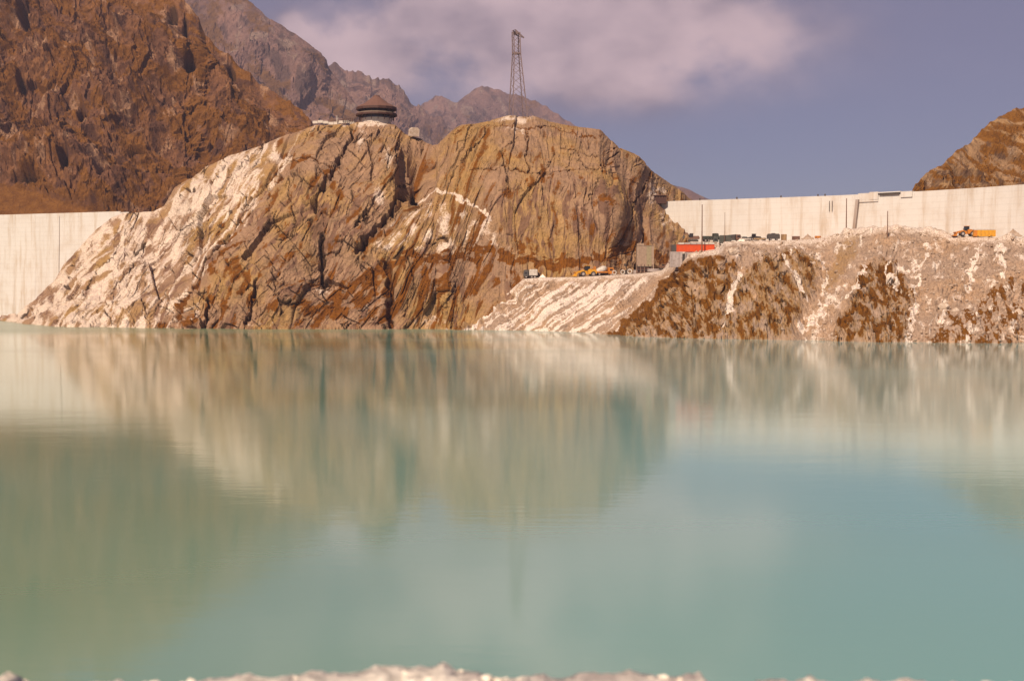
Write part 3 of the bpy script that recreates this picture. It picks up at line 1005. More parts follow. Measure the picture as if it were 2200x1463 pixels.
    pale = np.maximum(pale, scree * face * wfade * (0.52 + 1.1 * run + 0.75 * fbm(cross / 0.9, along / 18.0, o=3) + 0.45 * fbm(a0 / 2, b0 / 2, o=4)))
    for pts, hw in (([(1675, 560), (1690, 575), (1703, 592), (1718, 625), (1728, 652)], 5), ([(1698, 551), (1722, 543), (1752, 546), (1766, 562)], 5), ([(1918, 572), (1911, 590), (1913, 606), (1932, 624)], 7),
                    ([(1925, 572), (1955, 576), (1974, 592), (1974, 608), (1960, 628), (1967, 655), (1964, 690), (1952, 716), (1942, 738)], 7),
                    ([(1862, 580), (1848, 610), (1832, 648)], 5), ([(1770, 575), (1774, 595), (1762, 640), (1758, 672)], 4), ([(1592, 600), (1578, 640), (1568, 672)], 8),
                    ([(1570, 670), (1555, 705)], 6), ([(2110, 525), (2095, 560), (2080, 620)], 6), ([(2150, 530), (2160, 600)], 7), ([(1990, 530), (1985, 570), (1960, 580)], 6),
                    ([(1720, 700), (1745, 680)], 10), ([(2020, 690), (2040, 668)], 8)):
        d = poly_dist(Uj, Vj, pts)
        hv = hw * np.clip(0.75 + 1.3 * fbm(a0 / 3.5 + 5, b0 / 3.5, o=3), 0.15, 1.7)
        pale = np.maximum(pale, 1.0 * (1 - sstep(d, hv * 0.45, hv * 1.5)))
    westedge = (1 - sstep(0.6 * Uj + 0.8 * Vj, 1156, 1180)) * face
    pale *= 1 - westedge
    loose = (1 - rock) * (1 - scree)
    pale = np.maximum(pale, loose * (0.14 + 0.35 * vrun + 0.55 * fbm(a0 / 4, b0 / 4, o=4, gain=0.6)))
    pale = np.maximum(pale, flat * 0.55)
    stain = np.clip(rock * (0.75 + 0.9 * gn), 0, 1)
    stain = np.maximum(stain, westedge)
    grass = np.maximum(grass, westedge * (0.36 + 1.2 * gn))
    d = poly_dist(Uj, Vj, [(1835, 505), (1810, 550), (1780, 610)])
    stain = np.maximum(stain, 0.6 * (1 - sstep(d, 10, 26)))
    crack_and_shade = rock * np.maximum(edge * 0.8 * sstep(fbm(a0 / 7, b0 / 7 + 4, o=2), -0.2, 0.3), edge2 * 0.6 * sstep(fbm(a0 / 5, b0 / 5 + 14, o=2), 0.0, 0.35))
    grass *= 1 - sstep(pale, 0.6, 0.9)
    P = P + n * np.clip(disp, -6, 9)[..., None] * (0.1 + 0.9 * sstep(Z, -8, 3))[..., None]
    P[..., 2] += disp_z
    o = grid_mesh('spoil_bank', P, dict(grass=np.clip(grass, 0, 1.2) * face, pale=np.clip(pale, 0, 1.2), stain=stain, crack_and_shade=crack_and_shade), M_bank, False)
    return structure(o)


bank = build_bank()

# ------------------------------------------------------------------ mountains
def mprof(cpy, cY, baseY, baseZ=-30.0, bend=0.10, back=500, steep=0.5):
    cz = float(z_of(cpy, cY))
    return [(baseY, baseZ), (baseY + (cY - baseY) * 0.35, baseZ + (cz - baseZ) * (0.35 - bend)), (baseY + (cY - baseY) * 0.7, baseZ + (cz - baseZ) * (0.7 - bend)),
            (cY, cz), (cY + back * 0.3, cz - 0.25 * abs(cz)), (cY + back, -40.0)]


def mountain(name, keys, nu, rows, scale, amp, mat, seed=0.0, grass_w=0.5, extra=None, lean=0.35, vstr=1.3, fine=1.0, jagw=0.10):
    P, U, V = sheet(keys, nu, rows, 6)
    n = normals(P)
    if n[rows[0], nu // 2, 1] > 0:
        n = -n
    X, Y, Z = P[..., 0] + seed * 100, P[..., 1], P[..., 2]
    ncrest = rows[0] + rows[1] + rows[2]
    ri = np.arange(P.shape[0])[:, None]
    cw = 1 - 0.90 * np.exp(-((ri - ncrest) / (0.12 * ncrest)) ** 2)
    sxx = X + lean * Z
    big = fbm(sxx / scale, Z / (scale * vstr) + seed, Y / (scale * 1.4), o=3)
    rg = ridged(sxx / (scale * 0.6), Z / (scale * 0.6 * vstr) + seed, Y / (scale * 0.8), o=4, gain=0.5)
    wq = 0.35 * fbm(X / (scale * 0.2), Z / (scale * 0.2), o=2)
    f1, f2, dx, dy, i1, i2, i3 = worley(sxx / (scale * 0.22) + wq, Z / (scale * 0.22 * vstr) - wq, int(seed * 7) + 3)
    f1b, f2b, dxb, dyb, j1, j2, j3 = worley(sxx / (scale * 0.07) + wq * 2, Z / (scale * 0.075) + wq * 2, int(seed * 7) + 23)
    f1c, f2c, dxc, dyc, k1, k2, k3 = worley(X / (scale * 0.026) + wq * 3, Z / (scale * 0.026) + wq, int(seed * 7) + 43)
    disp = amp * (1.2 * big + 0.5 * (rg - 0.8) + 0.20 * (i1 - 0.5) + 0.5 * (i2 - 0.5) * dx + 0.45 * (i3 - 0.45) * dy +
                  fine * (0.10 * (j1 - 0.5) + 0.26 * (j2 - 0.5) * dxb + 0.26 * (j3 - 0.35) * dyb) +
                  fine * (0.05 * (k1 - 0.5) + 0.17 * (k2 - 0.5) * dxc + 0.18 * (k3 - 0.35) * dyc))
    disp += amp * 0.05 * ridged(X / (scale * 0.05), Z / (scale * 0.05), Y / (scale * 0.05), o=3)
    cl = ridged(sxx / (scale * 0.5) + 7, Z / (scale * 1.1) + seed, Y / scale, o=2)
    clm = sstep(cl, 1.34, 1.55)
    disp -= amp * 0.25 * clm
    patch = fbm((X * 0.8 - Z * 0.6) / (scale * 0.36), (X * 0.6 + Z * 0.8) / (scale * 0.13) + 5, o=5, gain=0.62)
    grass = np.clip(grass_w * (0.42 + 1.5 * patch), 0, 1.1)
    pale = np.clip(1.1 * fbm(sxx / (scale * 0.12) + 11, Z / (scale * 0.2), o=4, gain=0.6), 0, 1)
    stain = np.clip(0.15 + 1.2 * fbm(sxx / (scale * 0.1) + 21, Z / (scale * 0.16), o=4, gain=0.6), 0, 1)
    crack_and_shade = 0.3 * clm + 0.5 * (1 - sstep(f2b - f1b, 0, 0.16)) * sstep(patch, 0.0, 0.3)
    if extra:
        disp, grass, pale, stain, crack_and_shade = extra(U, V, X, Y, Z, disp, grass, pale, stain, crack_and_shade)
    P = P + n * (disp * cw)[..., None]
    # ragged skyline
    jag = amp * jagw * (ridged(X[ncrest] / (scale * 0.16), X[ncrest] * 0 + seed, o=4) - 0.85)
    P[..., 2] += jag[None, :] * np.exp(-((ri - ncrest) / (0.05 * ncrest)) ** 2)
    return structure(grid_mesh(name, P, dict(grass=grass, pale=pale, stain=stain, crack_and_shade=np.clip(crack_and_shade, 0, 1)), mat, False))


def west_extra(U, V, X, Y, Z, disp, grass, pale, stain, crack_and_shade):
    # reddish scree cone above the left dam
    sc = in_poly(U, V, [(-400, 330), (0, 396), (70, 410), (130, 432), (260, 470), (-400, 520)], 8)
    disp = disp * (1 - 0.9 * sc)
    grass = np.maximum(grass * (1 - sc), sc * 0.72)
    pale = pale * (1 - sc)
    # caves carved into the face, their shade also darkened into the colour
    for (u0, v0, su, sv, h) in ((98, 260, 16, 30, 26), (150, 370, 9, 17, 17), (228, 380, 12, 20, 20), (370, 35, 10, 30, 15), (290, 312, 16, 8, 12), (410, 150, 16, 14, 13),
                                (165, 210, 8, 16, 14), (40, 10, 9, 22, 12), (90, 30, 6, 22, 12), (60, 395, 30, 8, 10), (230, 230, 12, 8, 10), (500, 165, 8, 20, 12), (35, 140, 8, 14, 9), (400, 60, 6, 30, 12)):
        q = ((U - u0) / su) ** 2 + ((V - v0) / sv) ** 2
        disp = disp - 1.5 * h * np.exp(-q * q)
        crack_and_shade = np.maximum(crack_and_shade, 0.75 * np.exp(-q * q))
    for (u0, v0, su, sv, w) in ((15, 290, 35, 45, 0.8), (330, 425, 26, 14, 0.8), (300, 330, 60, 30, 0.3), (40, 320, 30, 20, 0.5)):
        pale = np.maximum(pale, w * np.exp(-((U - u0) / su) ** 2 - ((V - v0) / sv) ** 2))
    gm = in_poly(U, V, [(250, 445), (300, 420), (360, 400), (430, 350), (520, 300), (560, 260), (520, 340), (400, 440), (350, 460)], 15)
    grass = np.maximum(grass, 0.75 * gm)
    return disp, grass, pale, stain, crack_and_shade


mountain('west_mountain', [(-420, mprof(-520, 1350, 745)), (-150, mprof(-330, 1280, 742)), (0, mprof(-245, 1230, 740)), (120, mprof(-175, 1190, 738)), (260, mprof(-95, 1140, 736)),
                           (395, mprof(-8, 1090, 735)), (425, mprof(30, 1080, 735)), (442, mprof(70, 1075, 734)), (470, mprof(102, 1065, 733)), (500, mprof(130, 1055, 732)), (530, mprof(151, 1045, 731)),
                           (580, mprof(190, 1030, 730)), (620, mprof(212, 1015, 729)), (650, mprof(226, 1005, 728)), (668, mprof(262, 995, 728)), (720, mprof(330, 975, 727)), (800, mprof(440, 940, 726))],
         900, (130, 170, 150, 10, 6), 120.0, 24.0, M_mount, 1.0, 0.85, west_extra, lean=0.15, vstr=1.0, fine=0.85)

mountain('purple_ridge', [(180, mprof(-260, 3375, 1822, back=700)), (320, mprof(-160, 3307, 1822, back=700)), (440, mprof(-62, 3240, 1822, back=700)), (540, mprof(-2, 3172, 1822, back=700)), (575, mprof(34, 3145, 1822, back=700)), (602, mprof(46, 3118, 1822, back=700)),
                          (640, mprof(70, 3091, 1822, back=700)), (688, mprof(110, 3051, 1822, back=700)), (704, mprof(148, 3024, 1822, back=700)), (740, mprof(186, 2970, 1822, back=700)), (766, mprof(218, 2929, 1822, back=700)), (800, mprof(262, 2875, 1822, back=700)),
                          (860, mprof(350, 2808, 1822, back=700)), (960, mprof(480, 2700, 1822, back=700))],
         420, (60, 90, 90, 6, 4), 405.0, 64.0, M_far, 2.0, 0.6, jagw=0.03)
mountain('dark_ridge', [(560, mprof(120, 4394, 3172, back=700)), (640, mprof(130, 4330, 3172, back=700)), (698, mprof(150, 4293, 3172, back=700)), (718, mprof(130, 4280, 3172, back=700)), (744, mprof(154, 4268, 3172, back=700)), (770, mprof(152, 4255, 3172, back=700)),
                        (800, mprof(170, 4243, 3172, back=700)), (838, mprof(174, 4230, 3172, back=700)), (868, mprof(194, 4217, 3172, back=700)), (882, mprof(212, 4205, 3172, back=700)), (906, mprof(228, 4193, 3172, back=700)), (940, mprof(240, 4167, 3172, back=700)),
                        (1000, mprof(282, 4143, 3172, back=700)), (1080, mprof(340, 4091, 3172, back=700)), (1200, mprof(460, 4017, 3172, back=700))],
         360, (50, 70, 80, 6, 4), 445.0, 67.0, M_far, 3.0, 0.35, jagw=0.25)
mountain('hazy_peak', [(780, mprof(330, 5867, 4657, back=700)), (860, mprof(262, 5811, 4657, back=700)), (905, mprof(222, 5756, 4657, back=700)), (934, mprof(199, 5756, 4657, back=700)), (960, mprof(206, 5733, 4657, back=700)), (984, mprof(214, 5711, 4657, back=700)),
                       (1012, mprof(190, 5701, 4657, back=700)), (1050, mprof(180, 5688, 4657, back=700)), (1098, mprof(196, 5667, 4657, back=700)), (1150, mprof(210, 5645, 4657, back=700)), (1200, mprof(240, 5622, 4657, back=700)), (1252, mprof(276, 5601, 4657, back=700)),
                       (1330, mprof(330, 5535, 4657, back=700)), (1460, mprof(430, 5478, 4657, back=700)), (1600, mprof(560, 5422, 4657, back=700))],
         360, (50, 70, 80, 6, 4), 540.0, 67.0, M_far, 4.0, 0.35, jagw=0.15)
mountain('low_ridge', [(1240, mprof(290, 4455, 3375, back=700)), (1340, mprof(335, 4387, 3375, back=700)), (1412, mprof(372, 4347, 3375, back=700)), (1442, mprof(391, 4320, 3375, back=700)), (1482, mprof(404, 4293, 3375, back=700)), (1522, mprof(424, 4252, 3375, back=700)),
                       (1570, mprof(438, 4212, 3375, back=700)), (1700, mprof(470, 4117, 3375, back=700)), (1900, mprof(520, 4050, 3375, back=700))],
         220, (40, 50, 50, 4, 3), 486.0, 40.0, M_far, 5.0, 0.35, jagw=0.04)


def hill_extra(U, V, X, Y, Z, disp, grass, pale, stain, crack_and_shade):
    d = in_poly(U, V, [(1945, 425), (1990, 370), (2040, 350), (2110, 370), (2170, 390), (2160, 410), (2000, 430)], 12)
    disp = disp + d * 3.0 * (ridged(X / 6, Z / 7, Y / 8, o=3) - 0.9)
    stain = np.maximum(stain, d * (0.35 + 1.0 * fbm(X / 5, Z / 6, o=3)))
    for (u0, v0, su, sv, h) in ((2055, 378, 18, 26, 7), (1985, 402, 14, 14, 4)):
        q = np.exp(-((U - u0) / su) ** 2 - ((V - v0) / sv) ** 2)
        disp = disp - h * q
        stain = np.maximum(stain, q)
    g = np.clip(0.25 + 1.4 * fbm((X + Z * 1.6) / 9.0, (Z - X) / 40.0, o=4), 0, 1)
    grass = np.maximum(grass, g * (1 - d))
    return disp, grass, pale * 0.5, stain, crack_and_shade


mountain('east_hill', [(1900, mprof(486, 560, 520, 10)), (1944, mprof(428, 575, 520, 12)), (1965, mprof(395, 585, 520, 12)), (2000, mprof(365, 600, 520, 15)), (2020, mprof(355, 606, 520, 15)), (2052, mprof(320, 615, 515, 15)),
                       (2085, mprof(299, 622, 510, 15)), (2102, mprof(280, 626, 508, 15)), (2130, mprof(258, 632, 505, 15)), (2156, mprof(239, 638, 500, 15)), (2180, mprof(228, 642, 496, 15)), (2205, mprof(223, 646, 492, 15)),
                       (2320, mprof(180, 660, 475, 15)), (2500, mprof(90, 680, 450, 10)), (2750, mprof(-20, 700, 420, 0))],
         420, (60, 80, 80, 6, 4), 36.0, 6.5, M_hill, 6.0, 0.8, hill_extra)

# ------------------------------------------------------------------ foreground bank where the photographer stands
def foreground():
    keys_lip = [(-900, 1452), (-300, 1452), (-60, 1450), (0, 1441), (30, 1440), (50, 1456), (90, 1470), (200, 1468), (300, 1459), (450, 1454), (650, 1447), (800, 1441), (900, 1429), (1000, 1431), (1080, 1445),
                (1190, 1452), (1260, 1446), (1330, 1440), (1400, 1435), (1480, 1444), (1530, 1461), (1600, 1464), (1900, 1466), (2100, 1465), (2300, 1463), (3200, 1460)]
    px = np.linspace(-900, 3200, 900)
    lip = np.interp(px, [k[0] for k in keys_lip], [k[1] - 7 for k in keys_lip])
    Yl = 6.2 + 0.35 * pnoise(px / 160, px * 0)
    zl = z_of(lip, Yl)
    prof_ = [(-14.0, 0.35), (-6.0, 0.15), (0.0, 0.0), (3.0, 0.02), (5.0, -0.02)]
    rows = []
    for k in range(70):
        yy = -14 + 20.2 * (k / 69.0)
        rows.append(np.stack([(px - CX) / F * np.maximum(Yl, 1) * (1 + 0 * yy), np.full_like(px, yy) + (Yl - 6.2) * max(0, yy / 6.2), zl * np.clip(yy / 6.2, 0, 1) ** 1 + (1 - np.clip(yy / 6.2, 0, 1)) * 14.05 - 0.0], -1))
    for k in range(1, 60):
        t = k / 59.0
        dY = 26.0 * t
        rows.append(np.stack([(px - CX) / F * Yl * (1 + 0.5 * t), Yl + dY, zl - 20.5 * t ** 0.9 - 0.25], -1))
    P = np.stack(rows)
    n = 0.03 * ridged(P[..., 0] * 3.2, P[..., 1] * 3.2, P[..., 2], o=4) + 0.03 * fbm(P[..., 0] * 0.9, P[..., 1] * 0.9, o=3)
    P[..., 2] += n - 0.04
    z = np.zeros(P.shape[:2])
    o = grid_mesh('shore', P, dict(grass=z, pale=z + 0.9 + 0.4 * fbm(P[..., 0] * 1.5, P[..., 1] * 1.5, o=3), stain=z, crack_and_shade=z), M_gravel, True)
    structure(o)
    return px, lip, Yl, zl


M_gravel = rock_mat('pale_gravel', (0.90, 0.76, 0.62), (0.82, 0.68, 0.55), (1.12, 1.02, 0.90), GRASS, (0.3, 0.22, 0.17), k=9.0, bump=0.7)
fg = foreground()

# rubble stones: real little rocks, joined
def stone_mesh(seed, sub=1):
    bm = bmesh.new()
    bmesh.ops.create_icosphere(bm, subdivisions=sub, radius=1.0)
    r = random.Random(seed)
    ks = [Vector((r.uniform(-1, 1), r.uniform(-1, 1), r.uniform(-1, 1))).normalized() for _ in range(7)]
    for v in bm.verts:
        f = 1.0
        for k in ks:
            d = v.co.dot(k)
            if d > 0.55:
                f = min(f, 0.55 / d * (1.0 + 0.05 * r.random()) + 0.12)
        v.co *= f * (0.92 + 0.16 * r.random())
    vs_ = np.array([v.co[:] for v in bm.verts])
    fs = [tuple(v.index for v in f.verts) for f in bm.faces]
    bm.free()
    return vs_, fs


STONES = [stone_mesh(i) for i in range(6)]


def scatter_stones(name, spots, mat, label, cat):
    m = MB()
    r = random.Random(5)
    for (x, y, z, s) in spots:
        vs_, fs = STONES[r.randrange(6)]
        rot = np.array(Matrix.Rotation(r.uniform(0, 6.28), 3, Vector((r.uniform(-1, 1), r.uniform(-1, 1), 1)).normalized()))
        sc = np.array([s * r.uniform(0.8, 1.3), s * r.uniform(0.8, 1.3), s * r.uniform(0.6, 0.9)])
        m.add((vs_ * sc) @ rot.T + np.array([x, y, z + s * 0.25]), fs)
    me = bpy.data.meshes.new(name)
    me.from_pydata(m.v, [], m.f)
    me.materials.append(mat)
    o = bpy.data.objects.new(name, me)
    C.objects.link(o)
    o['kind'] = 'stuff'
    return tag(o, label, cat)


def bvh_of(o):
    G = GRIDS[o.name][::2, ::2]
    nr, nc = G.shape[:2]
    idx = np.arange(nr * nc).reshape(nr, nc)
    q = np.stack([idx[:-1, :-1], idx[:-1, 1:], idx[1:, 1:], idx[1:, :-1]], -1).reshape(-1, 4)
    return BVHTree.FromPolygons(G.reshape(-1, 3).tolist(), q.tolist())


BV_bank = bvh_of(bank)
BV_knoll = bvh_of(knoll)


def drop(x, y, bv=None):
    best = None
    for b in (bv or BV_bank,):
        h = b.ray_cast(Vector((x, y, 400)), Vector((0, 0, -1)))
        if h[0] is not None and (best is None or h[0].z > best):
            best = h[0].z
    return 0.0 if best is None else best


def sight(px, py, bv):                       # first hit of a line of sight from the survey station
    d = (at(px, py, 100.0) - Vector((0, 0, CAMZ))).normalized()
    h = bv.ray_cast(Vector((0, 0, CAMZ)), d)
    return h[0]


def rubble():
    r = random.Random(11)
    spots = []
    while len(spots) < 2200:
        px = r.uniform(1480, 2230)
        py = r.uniform(500, 738)
        if px < 1740 and py > 552 and r.random() < 0.97:
            continue
        if 1800 < px < 1950 and py > 560 and r.random() < 0.95:
            continue
        if py > 735:
            continue
        p = sight(px, py, BV_bank)
        if p is None or p.z < 0.3:
            continue
        spots.append((p.x, p.y, p.z, 0.16 + 0.7 * r.random() ** 6))
    scatter_stones('rubble', spots, M_stone, 'pale loose rubble strewn over the spoil bank slope', 'rubble')
    spots = []
    px_, lip, Yl, zl = fg
    for i in range(3600):
        k = r.randrange(60, 840)
        yy = r.uniform(-1.3, 0.35) + (0.5 if r.random() < .1 else 0)
        y = Yl[k] + yy
        z = zl[k] - (max(0, yy) * 0.7) + (min(0, yy) / 6.2) * (zl[k] - 14.05)
        x = (px_[k] - CX) / F * Yl[k] + r.uniform(-0.01, 0.01)
        spots.append((x, y, z - 0.05, 0.010 + 0.032 * r.random() ** 3))
    scatter_stones('gravel', spots, M_gravel2, 'pale pinkish gravel along the near shore edge', 'gravel')


def plain_rock(name, c1, c2, sc):
    c1, c2 = alb(c1), alb(c2)
    m, nd, lk, b = new_mat(name)
    tc = nd.new('ShaderNodeTexCoord')
    n1 = noise(nd, lk, tc.outputs['Object'], sc, 5, 0.65)
    lk.new(mixc(nd, lk, smooth(nd, lk, n1, 0.3, 0.7), c1, c2), b.inputs['Base Color'])
    b.inputs['Roughness'].default_value = 0.95
    b.inputs['Specular IOR Level'].default_value = 0.15
    return m


M_stone = plain_rock('loose_stone', (0.36, 0.24, 0.16), (0.58, 0.44, 0.34), 0.35)
M_gravel2 = plain_rock('loose_gravel', (0.92, 0.78, 0.64), (1.15, 1.05, 0.92), 4.0)
M_boulder = plain_rock('boulder_stone', (0.50, 0.37, 0.27), (0.74, 0.60, 0.49), 0.9)
rubble()

# ------------------------------------------------------------------ the two dams
CREST = 54.3


def dam(name, plan, blockw, label, cat='dam', notch=None):
    kp = np.array([p[0] for p in plan], float)
    kY = np.array([p[1] for p in plan], float)
    pp = np.linspace(kp[0], kp[-1], 400)
    YY = np.interp(pp, kp, kY)
    for _ in range(400):
        YY[1:-1] = 0.25 * YY[:-2] + 0.5 * YY[1:-1] + 0.25 * YY[2:]
    pts = np.stack([x_of(pp, YY, CREST), YY], -1)
    seg = np.hypot(*(np.diff(pts, axis=0).T))
    L = np.concatenate([[0], np.cumsum(seg)])

    def pos(s):
        return np.array([np.interp(s, L, pts[:, 0]), np.interp(s, L, pts[:, 1])])

    def nrm(s):
        t = pos(s + 0.5) - pos(s - 0.5)
        t /= np.hypot(*t)
        return np.array([t[1], -t[0]])            # towards the lake
    root = thing(name, (pts[200, 0], pts[200, 1], 0), 0, label, cat)
    o0 = np.array([pts[200, 0], pts[200, 1]])
    nb = int(L[-1] / blockw)
    w = L[-1] / nb

    def ring(s, off, z):
        p = pos(s) + nrm(s) * off - o0
        return (p[0], p[1], z)
    core = MB()
    for i in range(nb):
        s0, s1 = i * w + 0.06, (i + 1) * w - 0.06
        top = CREST
        prof_ = [(2.2, -14.0), (1.2, 15.0), (0.35, 38.0), (0.0, CREST - 1.15), (0.0, CREST - 1.10), (0.0, top), (-6.5, top), (-8.5, 20), (-13, -14.0)]
        k = len(prof_)
        ns = 3
        vs_, fs = [], []
        for j in range(ns + 1):
            s = s0 + (s1 - s0) * j / ns
            vs_ += [ring(s, a_, z_) for a_, z_ in prof_]
        for j in range(ns):
            for q in range(k):
                p = (q + 1) % k
                fs.append((j * k + q, (j + 1) * k + q, (j + 1) * k + p, j * k + p))
        fs += [tuple(range(k)), tuple(range(ns * k + k - 1, ns * k - 1, -1))]
        MB().add(vs_, fs).build('block', M_conc, root)
        # core behind the joint
        c0, c1 = (i + 1) * w - 0.3, (i + 1) * w + 0.3
        if i < nb - 1:
            q8 = [ring(c0, 2.0, -14), ring(c1, 2.0, -14), ring(c1, -12, -14), ring(c0, -12, -14), ring(c0, -0.10, CREST - 0.3), ring(c1, -0.10, CREST - 0.3), ring(c1, -6, CREST - 1.3), ring(c0, -6, CREST - 1.3)]
            core.add(q8, [(3, 2, 1, 0), (4, 5, 6, 7), (0, 1, 5, 4), (1, 2, 6, 5), (2, 3, 7, 6), (3, 0, 4, 7)])
    core.build('joint_seal', M_conc, root)
    # crest road parapets and railing posts
    for nm, off, hgt, th in (('parapet', -0.02, 0.9, 0.35), ('parapet', -6.2, 0.9, 0.35)):
        m = MB()
        S = np.arange(0, L[-1], 3.0)
        for a_, b_ in zip(S[:-1], S[1:]):
            q8 = [ring(a_, off, CREST), ring(b_, off, CREST), ring(b_, off - th, CREST), ring(a_, off - th, CREST),
                  ring(a_, off, CREST + hgt), ring(b_, off, CREST + hgt), ring(b_, off - th, CREST + hgt), ring(a_, off - th, CREST + hgt)]
            m.add(q8, [(3, 2, 1, 0), (4, 5, 6, 7), (0, 1, 5, 4), (2, 3, 7, 6)])
        m.build(nm, M_conc, root)

    def wpos(px):
        i = int(np.argmin(np.abs(pp - px)))
        s = L[i]
        return pos(s), nrm(s), s
    return root, wpos, ring, o0


M_steel = paint('dark_steel', (0.10, 0.075, 0.062), 0.55, 0.3)
M_rustpole = paint('rusty_steel', (0.20, 0.085, 0.04), 0.7, 0.1)

ldam, lpos, lring, lo0 = dam('concrete_dam', [(-520, 715), (-300, 708), (-120, 700), (0, 690), (130, 674), (262, 658)], 14.0,
                             'pale concrete dam wall left of the rock knoll, standing in the lake')
# broad pier on the left dam face
p, nn, s = lpos(118)
vs_ = []
for z0, off in ((-14, 2.75), (CREST - 0.5, 0.32)):
    for ds, o_ in ((-2.9, 0.2), (-2.9, off), (2.9, off), (2.9, 0.2)):
        q = lring(s + ds, o_, z0)
        vs_.append(q)
MB().add(vs_, [(3, 2, 1, 0), (4, 5, 6, 7), (0, 1, 5, 4), (1, 2, 6, 5), (2, 3, 7, 6), (3, 0, 4, 7)]).build('pier', M_conc, ldam)

rdam, rpos, rring, ro0 = dam('concrete_dam', [(1340, 598), (1420, 583), (1600, 566), (1820, 544), (2000, 520), (2200, 489), (2400, 452), (2560, 420)], 13.0,
                             'long pale concrete dam wall behind the parked machines, right of the knoll')


def rdam_box(name, px0, px1, off0, off1, z0, z1, mat, dx_low=0.0):
    _, _, s0 = rpos(px0)
    _, _, s1 = rpos(px1)
    vs2 = []
    for z_, sh in ((z0, dx_low), (z1, 0)):
        for s_, o_ in ((s0, off0), (s0, off1), (s1, off1), (s1, off0)):
            vs2.append(rring(s_ + sh, o_, z_))
    return MB().add(vs2, [(3, 2, 1, 0), (4, 5, 6, 7), (0, 1, 5, 4), (1, 2, 6, 5), (2, 3, 7, 6), (3, 0, 4, 7)]).build(name, mat, rdam)


rdam_box('crest_block', 1846, 1886, 0.45, -5.8, CREST - 2.4, CREST + 1.25, M_conc)
rdam_box('crest_block', 1870, 1888, 0.6, -5.0, CREST - 1.6, CREST + 1.6, M_conc)
rdam_box('crest_bridge', 1889, 1934, 0.75, -4.0, CREST + 0.15, CREST + 0.65, M_steel)
rdam_box('crest_bridge', 1888, 1935, 0.85, -4.2, CREST + 0.95, CREST + 1.35, M_conc)
rdam_box('crest_block', 1936, 1962, 0.5, -5.0, CREST - 1.2, CREST + 1.2, M_conc)
rdam_box('grey_strip', 1840, 1848, 1.75, 0.4, 22, CREST - 1.3, M_conc2, dx_low=-3.2)  # slanted grey strip on the dam face, foot shifted left
for px0 in (1783, 1789):
    rdam_box('grey_strip', px0, px0 + 1.2, 1.3, 0.3, CREST - 6, CREST - 1.4, M_conc2)
for k, px0 in enumerate(np.linspace(1440, 1836, 26)):
    rdam_box('rail_post', px0, px0 + 0.6, 0.10, -0.02, CREST + 0.9, CREST + 1.7, M_steel)

# ------------------------------------------------------------------ pavilion on the knoll
M_roof = paint('brown_roof', (0.19, 0.085, 0.058), 0.8, rust=0.05)
M_fascia = paint('dark_fascia', (0.075, 0.022, 0.011), 0.7, rust=0.05)
M_roof2 = paint('grey_brown_roof', (0.24, 0.165, 0.12), 0.85, rust=0.1)
M_white = paint('whitewash', (0.80, 0.70, 0.60), 0.8, rust=0.08)
M_glass, nd, lk, b = new_mat('dark_glass')
b.inputs['Base Color'].default_value = (0.02, 0.018, 0.018, 1)
b.inputs['Roughness'].default_value = 0.15


